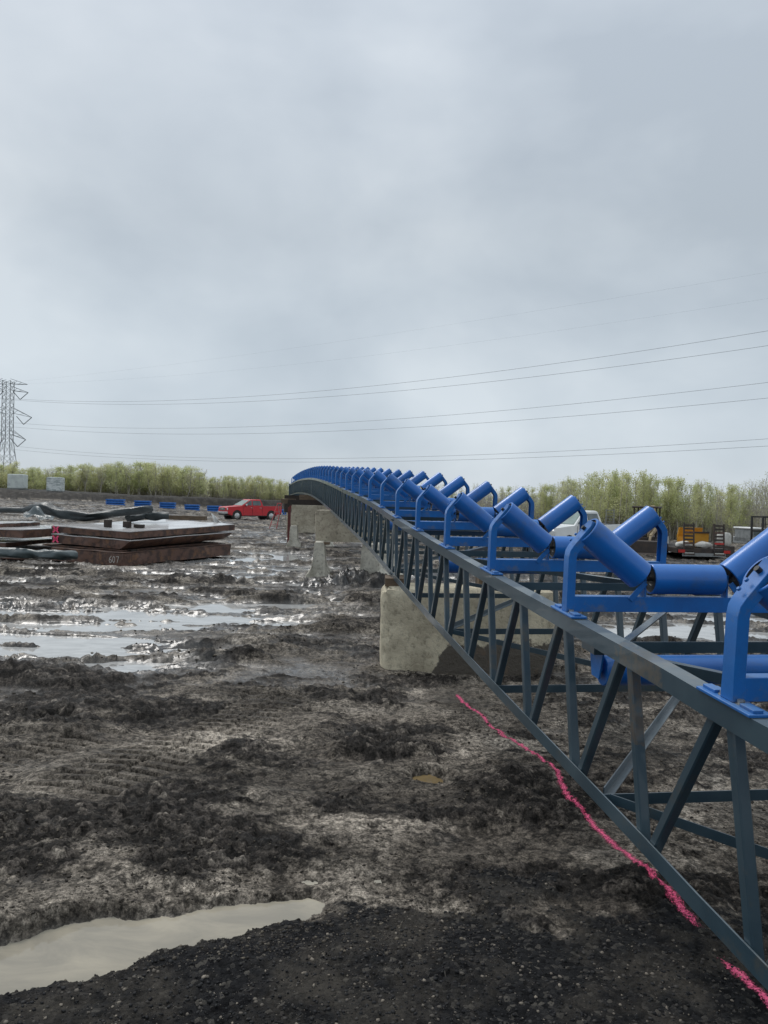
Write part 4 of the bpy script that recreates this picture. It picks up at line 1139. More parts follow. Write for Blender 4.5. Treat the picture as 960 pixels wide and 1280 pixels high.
def blue_stack(px, py, Z, w, label):
    p = at(px, py, Z); z0 = hz(p.x, p.y) - .05
    root = thing('idler_stack', (p.x, p.y, z0), label, 'roller stack', 'blue stacks along the dirt bank')
    bm = NB()
    for k in range(3): bar(bm, (-w / 2, -.5, .12 + k * .30), (w / 2, -.5, .12 + k * .30), .9, .17)
    obj('frame_layer', bm, M['blue_far'], root)
    bm = NB()
    for k in range(2):
        for j in range(6):
            x = -w / 2 + .15 + j * (w - .3) / 5
            lathe_b = tube(bm, [(x - .16, -.6 , .28 + k * .3), (x + .16, -.6, .28 + k * .3)], .085, 10)
    obj('rollers', bm, M['blue_far'], root)
    bm = NB()
    for x in (-w * .3, w * .3): box(bm, (x, 0, .02), (.15, 1.0, .12))
    obj('skid', bm, M['wood_dark'], root)
for px, py, Z, w, lb in ((146, 630, 98, 2.2, 'blue roller stack at the bank foot, leftmost of the row'), (180, 631.5, 100, 2.0, 'blue roller stack at the bank foot, second from left'), (211, 633.5, 101, 1.95, 'blue roller stack at the bank foot, third from left'), (241.5, 635, 102, 1.85, 'blue roller stack at the bank foot, fourth from left'), (269, 636.5, 103, 1.8, 'blue roller stack half behind the front of the red pickup'), (350, 640, 104, 1.8, 'blue roller stack visible past the tailgate of the red pickup')):
    blue_stack(px, py, Z, w, lb)

# ------------------------------------------------------------------ pickups
def pickup(px, gy, Z, heading, paint, label, glass='glass'):
    p = at(px, gy, Z); z0 = bz(p.x, p.y)
    root = thing('pickup_truck', (p.x, p.y, z0 - .01), label, 'pickup truck', rz=heading); root.scale = (1, 1, 1.07)
    W = 1.98
    prof = [(-2.88, .62), (-2.40, .52)]
    def arch(cx): return [(cx - .50 * math.cos(a), .42 + .50 * math.sin(a)) for a in [math.pi * k / 10 for k in range(11)]]
    prof += arch(-1.78) + [(-.9, .42), (.9, .42)] + arch(1.85) + [(2.62, .52), (2.84, .60), (2.90, .80), (2.88, 1.08), (2.78, 1.17), (1.40, 1.27), (1.2, 1.29), (-.95, 1.29), (-2.86, 1.31), (-2.92, 1.2), (-2.90, .75)]
    bm = NB(); y0, y1 = -W / 2, W / 2
    a = [bm.verts.new((x, y0, z)) for x, z in prof]; b2 = [bm.verts.new((x, y1, z)) for x, z in prof]
    bm.faces.new(a); bm.faces.new(b2[::-1])
    for i in range(len(prof)): j = (i + 1) % len(prof); bm.faces.new((a[i], a[j], b2[j], b2[i]))
    for v in bm.verts:
        if v.co.z > 1.0: v.co.y *= .955
        if v.co.x > 2.5: v.co.y *= .93
    obj('body', bm, paint, root, bevel=.035, seg=2, smooth=True, ang=40)
    bm = NB(); box(bm, (-1.95, 0, 1.285), (1.72, 1.55, .06)); obj('bed', bm, M['black'], root)
    # cab
    lo = [(-.92, .93), (1.38, .93)]; hi = [(-.72, .74), (.42, .74)]
    zb_, zt_ = 1.27, 1.88
    bm = NB()
    def ring(x0, x1, hw, z): return [bm.verts.new(c) for c in ((x0, -hw, z), (x1, -hw, z), (x1, hw, z), (x0, hw, z))]
    r0 = ring(-.92, 1.38, .93, zb_); r1 = ring(-.72, .42, .76, zt_ - .05); r2 = ring(-.62, .32, .66, zt_)
    for p_, q_ in ((r0, r1), (r1, r2)):
        for k in range(4): bm.faces.new((p_[k], p_[(k + 1) % 4], q_[(k + 1) % 4], q_[k]))
    bm.faces.new(r2); bm.faces.new(r0[::-1])
    obj('cab', bm, paint, root, bevel=.03, seg=2, smooth=True, ang=40)
    def pane(name, P4, out):
        bm = NB(); c = sum((V(q) for q in P4), V()) / 4; o_ = V(out).normalized() * .022
        vs = [bm.verts.new(c + (V(q) - c) * 1.0 + o_) for q in P4]; vb = [bm.verts.new(v.co - o_ * .9) for v in vs]
        bm.faces.new(vs); 
        for k in range(4): bm.faces.new((vs[k], vb[k], vb[(k + 1) % 4], vs[(k + 1) % 4]))
        obj(name, bm, M[glass if name == 'windscreen' else 'glass'], root)
    def lerp(x0, x1, f): return x0 + (x1 - x0) * f
    def side_pt(x, f, s):  # f 0 bottom..1 top
        return (x, s * lerp(.93, .76, f), lerp(zb_, zt_ - .05, f))
    pane('windscreen', [(lerp(1.38, .42, .08), -.84, lerp(zb_, 1.83, .08)), (lerp(1.38, .42, .08), .84, lerp(zb_, 1.83, .08)), (lerp(1.38, .42, .92), .70, lerp(zb_, 1.83, .92)), (lerp(1.38, .42, .92), -.70, lerp(zb_, 1.83, .92))], (.5, 0, .85))
    pane('rear_window', [(lerp(-.92, -.72, .15), .78, lerp(zb_, 1.83, .15)), (lerp(-.92, -.72, .15), -.78, lerp(zb_, 1.83, .15)), (lerp(-.92, -.72, .88), -.68, 1.76), (lerp(-.92, -.72, .88), .68, 1.76)], (-1, 0, .2))
    for s in (-1, 1):
        pane('side_window', [side_pt(1.10, .12, s), side_pt(.30, .12, s), side_pt(.28, .86, s), side_pt(.46, .86, s)], (0, s, .25))
        pane('side_window', [side_pt(.20, .12, s), side_pt(-.70, .12, s), side_pt(-.62, .86, s), side_pt(.18, .86, s)], (0, s, .25))
        for x in (.95,):
            bm = NB(); box(bm, (x, s * 1.08, 1.36), (.12, .26, .2)); obj('mirror', bm, M['chrome'] if paint is M['red'] else paint, root, bevel=.03)
        for x in (.34, -.62):
            bm = NB(); box(bm, (x, s * .965, 1.12), (.22, .05, .035)); obj('door_handle', bm, M['chrome'], root)
        for x in (1.22, .25, -.80):
            bm = NB(); box(bm, (x, s * (W / 2 - .002), .86), (.014, .012, .80)); obj('door_gap', bm, M['black'], root)
        bm = NB(); box(bm, (0, s * .97, .40), (2.3, .14, .08)); obj('running_board', bm, M['black'], root)
        bm = NB(); box(bm, (2.82, s * .74, .98), (.12, .36, .20)); obj('headlight', bm, M['lamp'], root, bevel=.02)
        bm = NB(); box(bm, (-2.90, s * .88, 1.02), (.08, .16, .36)); obj('tail_light', bm, M['red_lamp'], root, bevel=.015)
        for x in (1.85, -1.78):
            bm = NB(); lathe(bm, [(-.14, .25), (-.14, .37), (-.11, .40), (.11, .40), (.14, .37), (.14, .25)], 'y', 28)
            w_ = obj('wheel', bm, M['rubber'], root, smooth=True); w_.location = (x, s * (W / 2 - .15), .40)
            bm = NB(); lathe(bm, [(-.160, .01), (-.165, .06), (-.148, .12), (-.158, .22), (-.146, .255), (.146, .255), (.158, .22), (.148, .12), (.165, .06), (.160, .01)], 'y', 18)
            obj('rim', bm, M['chrome'], w_, smooth=True)
            bm = NB(); tube(bm, [(x, s * (W / 2 - .32), .46), (x, s * (W / 2 - .035), .46)], .49, 24); obj('wheel_well', bm, M['black'], root)
    bm = NB(); box(bm, (2.86, 0, .98), (.10, 1.10, .26)); g_ = obj('grille', bm, M['black'], root, bevel=.015)
    bm = NB()
    for z in (.91, .98, 1.05): box(bm, (2.915, 0, z), (.02, 1.06, .028))
    box(bm, (2.918, 0, .99), (.022, .28, .1)); obj('grille_bar', bm, M['chrome'], g_)
    bm = NB(); box(bm, (2.88, 0, .66), (.22, 1.86, .20)); obj('front_bumper', bm, M['chrome'], root, bevel=.04, seg=2)
    bm = NB(); box(bm, (2.84, 0, .50), (.2, 1.5, .16)); obj('air_dam', bm, M['black'], root)
    bm = NB(); box(bm, (-2.98, 0, .62), (.18, 1.84, .18)); obj('rear_bumper', bm, M['chrome'], root, bevel=.03)
    bm = NB(); box(bm, (0, 0, .45), (4.6, 1.2, .2)); obj('chassis', bm, M['black'], root)
    return root
pickup(312.5, 648.5, 74.5, math.atan2(-.60, -.80), M['red'], 'red crew cab pickup truck parked on the mud at the left', 'glass_green')
pickup(716, 672, 34, math.atan2(-.70, -.72), M['white'], 'white pickup truck seen between the rollers of the conveyor', 'glass_green')

# ------------------------------------------------------------------ equipment trailer with raised ramps
def trailer(px, Z, label, w=2.5, yellow=True, rz=0., hr=2.0, cat='trailer'):
    x = at(px, 690, Z).x; z0 = bz(x, Z)
    root = thing('equipment_trailer', (x, Z, z0), label, cat, rz=rz)
    L = 6.5
    bm = NB()
    for y in (0, L): bar(bm, (-w / 2, y, .44), (w / 2, y, .44), .14, .2)
    for s in (-1, 1): bar(bm, (s * (w / 2 - .07), 0, .44), (s * (w / 2 - .07), L, .44), .14, .2)
    obj('frame', bm, M['dark_metal'], root)
    bm = NB(); box(bm, (0, L / 2, .545), (w - .05, L, .05)); obj('deck', bm, M['wood_dark'], root)
    for s in (-1, 1):
        bm = NB(); xc = s * .70
        for dx in (-.23, .23): bar(bm, (xc + dx, -.10, .25), (xc + dx, .02, .25 + hr), .05, .09, up=V((0, 1, 0)))
        rp = obj('ramp', bm, M['dark_metal'], root)
        n_ = 9
        for k in range(n_):
            f = (k + .4) / n_; m = M['red_lamp'] if (k == 3 and s > 0) else (M['dark_metal'] if k % 3 else M['rust'])
            bm = NB(); bar(bm, (xc - .23, -.10 + .12 * f, .25 + hr * f), (xc + .23, -.10 + .12 * f, .25 + hr * f), .09, .085)
            obj('rung', bm, m, rp)
        bm = NB()
        box(bm, (xc, -.17, .36), (.42, .02, .06))
        obj('reflector', bm, M['white_bag'], root)
        for y in (2.0, 2.95):
            bm = NB(); lathe(bm, [(-.12, .2), (-.12, .30), (-.09, .33), (.09, .33), (.12, .30), (.12, .2)], 'x', 24)
            wl = obj('wheel', bm, M['rubber'], root, smooth=True); wl.location = (s * (w / 2 + .08), y, .33)
            bm = NB(); lathe(bm, [(-.135, .03), (-.128, .2), (.128, .2), (.135, .03)], 'x', 16); obj('rim', bm, M['white_bag'], wl)
        bm = NB(); box(bm, (s * (w / 2 + .08), 2.48, .545), (.32, 1.95, .05)); box(bm, (s * (w / 2 + .08), 1.5, .50), (.32, .04, .42)); obj('mudguard', bm, M['dark_metal'], root)
        bm = NB(); box(bm, (s * (w / 2 - .2), -.14, .44), (.3, .06, .14)); obj('tail_light', bm, M['red_lamp'], root)
    bm = NB(); box(bm, (0, -.10, .28), (w * .8, .05, .16)); obj('bumper_bar', bm, M['grey_metal'], root)
    return root
trailer(879, 36.5, 'flat equipment trailer with two upright ladder ramps behind the rollers', rz=R(-3), hr=1.52)
x_, z_ = at(879, 690, 36.5).x, bz(at(879, 690, 36.5).x, 38)
yl = thing('yellow_bucket', (x_ + .02, 37.4, z_ + .575), 'yellow steel bucket riding on the trailer between the ramps', 'bucket')
bm = NB(); prof = [(0, 0), (.9, .05), (1.0, .5), (.75, .95), (.65, .95), (.8, .5), (.75, .15), (.05, .1), (.0, .75), (-.08, .75)]
a = [bm.verts.new((-.58, y, z)) for y, z in prof]; c = [bm.verts.new((.58, y, z)) for y, z in prof]
for i in range(len(prof)): j = (i + 1) % len(prof); bm.faces.new((a[i], a[j], c[j], c[i]))
bm.faces.new(a); bm.faces.new(c[::-1]); obj('shell', bm, M['yellow'], yl)
bm = NB(); bar(bm, (-.58, -.1, .74), (.58, -.1, .74), .05, .08); obj('cutting_edge', bm, M['dark_metal'], yl)
for i, (dx, lb) in enumerate(((-.62, 'white sack on the tail of the trailer, left one'), (.32, 'white sack on the tail of the trailer, right one'))):
    bm = NB(); bmesh.ops.create_icosphere(bm, subdivisions=3, radius=1)
    for v in bm.verts: v.co = V((v.co.x * .42, v.co.y * .28, max(-.13, v.co.z * .19))) + V((0, 0, .13)); v.co += V((1, 1, 1)) * noise.noise(v.co * 6 + V((i * 4, 0, 0))) * .05
    o = obj('sack', bm, M['white_bag'], smooth=True); o.location = (x_ + dx - .1, 37.05, z_ + .575); tag(o, lb, 'sack')
# white tank beside
bm = NB(); lathe(bm, [(-.35, .05), (-.33, .28), (-.2, .36), (.2, .36), (.33, .28), (.35, .05)], 'z', 20)
o = obj('white_tank', bm, M['white_bag'], smooth=True); pt = at(905, 676, 40.5); o.location = (pt.x, 40.5, bz(pt.x, 40.5) + .95)
tag(o, 'rounded white drum on a low stand right of the trailer', 'drum')
bm = NB(); box(bm, (0, 0, .3), (.8, .8, .58)); o = obj('drum_stand', bm, M['dark_metal'], bevel=.02); o.location = (pt.x, 40.5, bz(pt.x, 40.5)); tag(o, 'dark low stand under the white drum', 'stand')

# ------------------------------------------------------------------ backhoe tractor partly hidden by the rollers
def backhoe(px, Z, rz):
    x = at(px, 690, Z).x; z0 = bz(x, Z)
    root = thing('backhoe_tractor', (x, Z, z0), 'muddy yellow and black backhoe tractor left of the trailer', 'tractor', rz=rz)
    def part(name, m, *boxes, bev=.03):
        bm = NB()
        for c, s_ in boxes: box(bm, c, s_)
        return obj(name, bm, M[m], root, bevel=bev)
    part('chassis', 'dark_metal', ((0, 0, .75), (3.4, .8, .35)))
    part('bonnet', 'tan', ((.95, 0, 1.25), (1.3, .85, .65)))
    part('grille', 'black', ((1.62, 0, 1.2), (.05, .7, .5)))
    part('seat', 'black', ((-.5, 0, 1.25), (.5, .5, .15)), ((-.72, 0, 1.5), (.12, .5, .5)))
    bm = NB()
    for sx in (-.95, .2):
        for sy in (-.55, .55): bar(bm, (sx, sy, .9), (sx, sy, 2.4), .07, .07, up=V((0, 1, 0)))
    obj('cab_post', bm, M['dark_metal'], root)
    part('cab_roof', 'dark_metal', ((-.38, 0, 2.44), (1.5, 1.3, .1)))
    bm = NB(); tube(bm, [(.6, .3, 1.5), (.6, .3, 2.2)], .05, 10); obj('exhaust', bm, M['black'], root)
    for (wx, r_, w_) in ((-.85, .62, .42), (1.2, .42, .28)):
        for s in (-1, 1):
            bm = NB(); lathe(bm, [(-w_ / 2, r_ * .55), (-w_ / 2, r_ * .93), (-w_ / 2 + .04, r_), (w_ / 2 - .04, r_), (w_ / 2, r_ * .93), (w_ / 2, r_ * .55)], 'y', 26)
            o = obj('wheel', bm, M['rubber'], root, smooth=True); o.location = (wx, s * .8, r_)
            bm = NB(); lathe(bm, [(-w_ / 2 - .02, .04), (-w_ / 2 - .01, r_ * .55), (w_ / 2 + .01, r_ * .55), (w_ / 2 + .02, .04)], 'y', 16); obj('rim', bm, M['white_bag'], o)
    for s in (-1, 1):
        bm = NB(); bar(bm, (.1, s * .55, 1.35), (1.9, s * .55, 1.0), .1, .16); bar(bm, (1.9, s * .55, 1.0), (2.25, s * .55, .35), .1, .14); obj('loader_arm', bm, M['tan'], root)
    bm = NB(); pr = [(2.2, .1), (2.95, .08), (3.0, .16), (2.35, .2), (2.3, .75), (2.2, .8)]
    a = [bm.verts.new((p_, -1.0, q_)) for p_, q_ in pr]; c = [bm.verts.new((p_, 1.0, q_)) for p_, q_ in pr]
    for i in range(6): j = (i + 1) % 6; bm.faces.new((a[i], a[j], c[j], c[i]))
    bm.faces.new(a); bm.faces.new(c[::-1]); obj('loader_bucket', bm, M['dark_metal'], root)
    bm = NB(); bar(bm, (-1.6, 0, .9), (-2.1, 0, 2.5), .2, .28, up=V((0, 1, 0))); bar(bm, (-2.1, 0, 2.5), (-2.9, 0, 1.3), .16, .22, up=V((0, 1, 0))); obj('boom', bm, M['tan'], root)
    bm = NB(); pr = [(-2.9, 1.3), (-3.2, .9), (-3.0, .5), (-2.6, .5), (-2.7, .8)]
    a = [bm.verts.new((p_, -.3, q_)) for p_, q_ in pr]; c = [bm.verts.new((p_, .3, q_)) for p_, q_ in pr]
    for i in range(5): j = (i + 1) % 5; bm.faces.new((a[i], a[j], c[j], c[i]))
    bm.faces.new(a); bm.faces.new(c[::-1]); obj('digging_bucket', bm, M['dark_metal'], root)
backhoe(806, 40, R(-118))
# ------------------------------------------------------------------ second trailer at the right edge, grey van box, low white kerb bits
def cage(px, Z):
    x = at(px, 680, Z).x; z0 = bz(x, Z)
    root = thing('equipment_rack', (x, Z, z0), 'black lattice equipment rack at the right edge above the blue roller', 'rack')
    w, h = 2.6, 2.2
    bm = NB()
    for s in (-1, 1):
        for y in (0, 1.2): bar(bm, (s * w / 2, y, 0), (s * w / 2, y, h), .09, .09, up=V((0, 1, 0)))
    for z in (h - .04, h - .8, .75):
        bar(bm, (-w / 2, 0, z), (w / 2, 0, z), .08, .08); bar(bm, (-w / 2, 1.2, z), (w / 2, 1.2, z), .08, .08)
    obj('frame', bm, M['black'], root)
    bm = NB()
    for k in range(9):
        xx = -w / 2 + .12 + k * (w - .24) / 8; bar(bm, (xx, 0, h - .8), (xx, 0, h), .035, .05, up=V((0, 1, 0)))
        bar(bm, (xx, 0, h - 1.4), (xx, 0, h - .82), .04, .05, up=V((0, 1, 0)))
    bar(bm, (-w / 2, 0, h - .4), (w / 2, 0, h - .4), .04, .04)
    obj('mesh_panel', bm, M['black'], root)
    bm = NB(); box(bm, (.2, .5, 1.3), (1.9, .8, .55)); obj('engine_box', bm, M['tan'], root, bevel=.05)
    bm = NB(); box(bm, (0, .6, .62), (w, 1.2, .25)); obj('bed', bm, M['dark_metal'], root)
    for s in (-1, 1):
        bm = NB(); lathe(bm, [(-.12, .1), (-.12, .36), (.12, .36), (.12, .1)], 'x', 20); o = obj('wheel', bm, M['rubber'], root); o.location = (s * (w / 2 - .2), .5, .36)
    bm = NB()
    for k in range(3): box(bm, (-.7 + k * .42, -.04, h - .33), (.26, .03, .12))
    obj('lamp', bm, M['lamp'], root, bevel=.01)
cage(984, 40)
p = at(936, 679, 56); z0 = bz(p.x, 56)
vn = thing('box_van', (p.x, 56, z0), 'small grey van body with white roof far behind the trailer', 'van', rz=R(8))
bm = NB(); box(bm, (0, 0, .95), (.95, 2.2, 1.0)); box(bm, (0, 0, .6), (.95, 2.6, .5)); obj('body', bm, M['grey_metal'], vn, bevel=.06)
bm = NB(); box(bm, (0, 0, 1.5), (1.1, 2.3, .12)); obj('roof', bm, M['cloth'], vn, bevel=.04)
for s in (-1, 1):
    bm = NB(); lathe(bm, [(-.1, .08), (-.1, .3), (.1, .3), (.1, .08)], 'x', 16); o = obj('wheel', bm, M['rubber'], vn); o.location = (s * .42, -.8, .3)
bm = NB(); box(bm, (0, -1.12, 1.2), (.7, .03, .35)); obj('window', bm, M['glass'], vn)
# far thin lattice ladder among the trees
p = at(762, 665, 58); z0 = bz(p.x, 58)
lt = thing('lattice_mast', (p.x, 58, z0), 'thin grey lattice mast beside the far trees, above the second roller', 'mast')
bm = NB()
for s in (-1, 1): bar(bm, (s * .3, 0, 0), (s * .3, 0, 2.5), .05, .05, up=V((0, 1, 0)))
for k in range(11): bar(bm, (-.3, 0, .2 + k * .22), (.3, 0, .2 + k * .22), .04, .04)
obj('lattice', bm, M['grey_metal'], lt)
bm = NB(); lathe(bm, [(-.08, .02), (-.08, .2), (.08, .2), (.08, .02)], 'y', 14); o = obj('lamp', bm, M['lamp'], lt); o.location = (-.1, -.1, .95)

# ------------------------------------------------------------------ trees
def tree_mesh(name, H, seed, leaf=1.0, spread=.24, nb=24, leafsize=.085, stems=1):
    rnd = random.Random(seed); bm = NB(); tips = []
    def limb(p, d, L, r, lvl):
        pts = [p.copy()]; q = p.copy(); dd = d.copy(); k = 5 if lvl < 2 else 3
        for i in range(k):
            dd = (dd + V((rnd.uniform(-.10, .10), rnd.uniform(-.10, .10), .10))).normalized()
            q = q + dd * L / k; pts.append(q.copy())
        tube(bm, pts, [r * (1 - .75 * i / k) for i in range(k + 1)], 4 if lvl else 6, cap=False)
        return pts
    for s_ in range(stems):
        a = rnd.uniform(0, 6.28); off = V((math.cos(a), math.sin(a), 0)) * (.0 if s_ == 0 else .5)
        lean = V((math.cos(a) * .10, math.sin(a) * .10, 1)).normalized()
        tr = limb(V(off), lean, H * rnd.uniform(.85, 1.0), .075, 0)
        for i in range(nb // stems):
            f = rnd.uniform(.16, .97); k = f * 5; j = min(4, int(k)); p = tr[j].lerp(tr[j + 1], k - j)
            a2 = rnd.uniform(0, 6.28); el = rnd.uniform(.9, 1.9)
            d = V((math.cos(a2), math.sin(a2), el)).normalized()
            L = H * spread * (1.25 - .85 * f) * rnd.uniform(.7, 1.2)
            br = limb(p, d, L, .022, 1)
            tips += [(q, .18) for q in br[2:]]
            for m_ in range(4):
                b_ = br[rnd.randint(1, 4)]; a3 = rnd.uniform(0, 6.28)
                d3 = V((math.cos(a3) * .7, math.sin(a3) * .7, rnd.uniform(.4, 1.2))).normalized()
                tw = limb(b_, d3, L * .42, .010, 2); tips += [(q, .2) for q in tw[1:]]
    LV, LF = [], []
    for q, sp in tips:
        if rnd.random() > .88: continue
        for c in range(max(1, int(5 * leaf))):
            o_ = q + V((rnd.gauss(0, sp), rnd.gauss(0, sp), rnd.gauss(0, sp)))
            if o_.z < .5: continue
            u = V((rnd.gauss(0, 1), rnd.gauss(0, 1), rnd.gauss(0, 1))).normalized(); w = u.orthogonal().normalized(); s = leafsize * rnd.uniform(.6, 1.3)
            b_ = len(LV); LV += [tuple(o_ + u * s * a_ + w * s * .55 * c_) for a_, c_ in ((-1, 0), (0, -1), (1, 0), (0, 1))]; LF.append((b_, b_ + 1, b_ + 2, b_ + 3))
    meT = bpy.data.meshes.new(name + '_trunk'); meC = bpy.data.meshes.new(name + '_crown')
    bm.to_mesh(meT); bm.free()
    meC.from_pydata(LV, [], LF); meC.update()
    meT.materials.append(M['bark']); return meT, meC
protoA = [tree_mesh('tree', 8.0, 100 + i, 1.0, .24, 26, .085, 1 + (i % 2)) for i in range(5)]
protoB = [tree_mesh('tree', 8.0, 200 + i, .30, .30, 26, .07, 1 + (i % 3)) for i in range(2)]
for t_, c_ in protoA: c_.materials.append(M['leaf'])
for t_, c_ in protoB: c_.materials.append(M['leaf_pale'])
def plant(x, y, H, pr, name, label, group, zoff=-.1, w=1.0):
    z0 = hz(x, y) + zoff
    e = thing(name, (x, y, z0), label, 'tree', group, rz=random.uniform(0, 6.28))
    s = H / 8.0; e.scale = (s * w, s * w, s)
    for nm, me in (('trunk', pr[0]), ('crown', pr[1])):
        o = bpy.data.objects.new(nm, me); COL.objects.link(o); o.parent = e
def top_to_h(px, py, Z):
    p = at(px, py, Z); return p.x, p.z
def tline(pts, px):
    for (a, ya), (b2, yb) in zip(pts[:-1], pts[1:]):
        if a <= px <= b2: return ya + (yb - ya) * (px - a) / (b2 - a)
    return pts[-1][1]
Lt = [(-60, 572), (20, 576), (24, 590), (40, 584), (60, 581), (100, 579), (140, 577), (190, 577), (245, 583), (256, 594), (290, 593), (330, 592), (352, 597), (364, 607)]
Rt = [(540, 601), (600, 600), (650, 604), (676, 603), (690, 598), (735, 590), (765, 586), (810, 588), (850, 594), (900, 602), (925, 604), (940, 597), (1010, 585)]
for row, (Z0, nT, jz) in enumerate(((148, 52, 3), (153, 50, 3), (160, 36, 4))):
    for k in range(nT):
        px = -70 + (255 + 70) * (k + random.uniform(.1, .9)) / nT
        Z = Z0 + random.uniform(-jz, jz); x, zt_ = top_to_h(px, tline(Lt, px) + random.uniform(-2, 6 + row), Z)
        H = zt_ - hz(x, Z); pr = random.choice(protoA) if random.random() < .7 else random.choice(protoB)
        plant(x, Z, H, pr, 'young_tree', 'slender young tree with pale spring leaves behind the dirt bank at left', 'young trees behind the left dirt bank', w=random.uniform(1.3, 2.1))
for k in range(34):
    px = 250 + 130 * (k % 17 + random.uniform(.1, .9)) / 17
    Z = 172 + (k // 17) * 6 + random.uniform(-2, 2); x, zt_ = top_to_h(px, tline(Lt, min(px, 363)) + random.uniform(0, 4), Z)
    plant(x, Z, max(3, zt_ - hz(x, Z)), random.choice(protoA), 'young_tree', 'shorter pale green tree in the stand behind the red pickup', 'trees behind the red pickup', w=1.4)
for k in range(26):
    px = 420 + 290 * (k + random.uniform(.1, .9)) / 26
    Z = 135 + random.uniform(-8, 8); x, zt_ = top_to_h(px, tline(Rt, max(px, 541)) + random.uniform(0, 5), Z)
    plant(x, Z, zt_ - hz(x, Z), random.choice(protoB) if random.random() < .7 else random.choice(protoA), 'bare_tree', 'thin nearly bare grey tree standing beyond the conveyor rollers', 'bare trees beyond the conveyor', w=1.2)
for row, (Z0, nT) in enumerate(((76, 34), (80, 36), (86, 30))):
    for k in range(nT):
        px = 672 + 330 * (k + random.uniform(.05, .95)) / nT
        Z = Z0 + random.uniform(-2, 2); x, zt_ = top_to_h(px, tline(Rt, px) + random.uniform(-2, 9), Z)
        pr = random.choice(protoB) if (px > 930 or random.random() < .15) else random.choice(protoA)
        plant(x, Z, zt_ - hz(x, Z), pr, 'young_tree', 'yellow green young tree in the dense stand behind the trailer', 'young trees behind the trailer', w=random.uniform(.8, 1.1))
plant(*[(lambda q: (q[0], 72))(top_to_h(952, 590, 72))][0], top_to_h(952, 586, 72)[1] - hz(top_to_h(952, 590, 72)[0], 72), protoB[1], 'bare_tree', 'taller grey bare tree at the right edge of the stand', None)

# brush and distant wood
def brush(name, segs, label, nper, hmax, m_twig, m_leaf, leaf_frac=.4, lsz=.12):
    vt, ft, mi = [], [], []
    rnd = random.Random(5)
    for (x0, y0, x1, y1, dep) in segs:
        f = RNG.random(nper); xs = x0 + (x1 - x0) * f; ys = y0 + (y1 - y0) * f + RNG.uniform(0, dep, nper)
        zs = height(xs, ys)[0]
        for x, y, z in zip(xs.tolist(), ys.tolist(), zs.tolist()):
            h = hmax * rnd.uniform(.35, 1)
            if rnd.random() > leaf_frac:
                a = rnd.uniform(0, 3.14); w = .018 * (1 + y / 90); dx, dy = math.cos(a) * w, math.sin(a) * w; lx, ly = rnd.uniform(-.25, .25) * h, rnd.uniform(-.25, .25) * h
                b_ = len(vt); vt += [(x - dx, y - dy, z), (x + dx, y + dy, z), (x + lx, y + ly, z + h)]; ft.append((b_, b_ + 1, b_ + 2)); mi.append(0)
            else:
                cx, cy, cz = x, y, z + h * rnd.uniform(.2, 1); ax, ay, az = rnd.gauss(0, 1), rnd.gauss(0, 1), rnd.gauss(0, 1); l = math.sqrt(ax * ax + ay * ay + az * az); s = lsz * rnd.uniform(.6, 1.4)
                ax, ay, az = ax / l * s, ay / l * s, az / l * s; l2 = math.hypot(ax, ay) + 1e-6; bx, by = -ay / l2 * s * .6, ax / l2 * s * .6
                b_ = len(vt); vt += [(cx + ax, cy + ay, cz + az), (cx + bx, cy + by, cz), (cx - ax, cy - ay, cz - az), (cx - bx, cy - by, cz)]; ft.append((b_, b_ + 1, b_ + 2, b_ + 3)); mi.append(1)
    me = bpy.data.meshes.new(name); me.from_pydata(vt, [], ft); me.update()
    o = link(name, me, [m_twig, m_leaf]); me.polygons.foreach_set('material_index', mi)
    tag(o, label, 'brush', kind='stuff')
brush('undergrowth', [(10, 78, 52, 78, 14)], 'tangled grey twigs and brush under the right trees', 26000, 4.2, M['bark'], M['leaf'], .35)
brush('undergrowth', [(-95, 150, -38, 150, 18), (-45, 172, -10, 172, 14)], 'grey green brush below the left tree stand', 14000, 6.0, M['bark'], M['leaf'], .5, .2)
brush('distant_wood', [(-60, 200, 140, 140, 30)], 'far wood that closes the horizon behind the young trees', 30000, 7.5, M['bark'], M['leaf_pale'], .6, .26)

# ------------------------------------------------------------------ transmission tower and wires
TZ = 300.0
tb = at(8, 612, TZ); k_ = TZ / 961
tw = thing('transmission_tower', (tb.x, TZ, -1), 'tall steel lattice transmission tower at the left edge', 'pylon')
def TP(px, py, dz=0): p = at(px, py, TZ); return V((p.x - tw.location.x, dz, p.z - tw.location.z))
S_ = .13
bm = NB()
topz = TP(8, 476).z
def hw(z): # half width
    zz = TP(8, 550).z
    return 1.55 if z > zz else 1.55 + (zz - z) * .11
levels = [0, 5, 10, 14, 18] + [TP(8, y).z for y in (550, 541, 532, 523, 515, 506, 497, 489, 481, 476)]
levels = sorted(levels)
for sx in (-1, 1):
    for sy in (-1, 1):
        for a, c in zip(levels[:-1], levels[1:]):
            bar(bm, (sx * hw(a), sy * hw(a), a), (sx * hw(c), sy * hw(c), c), S_ * 1.3, S_ * 1.3, up=V((0, 1, 0)))
            bar(bm, (sx * hw(a), sy * hw(a), a), (-sx * hw(c), sy * hw(c), c), S_ * .7, S_ * .7, up=V((0, 1, 0)))
            bar(bm, (sx * hw(a), sy * hw(a), a), (sx * hw(c), -sy * hw(c), c), S_ * .7, S_ * .7, up=V((1, 0, 0)))
obj('tower_body', bm, M['tower'], tw)
cx8 = TP(8, 500).x
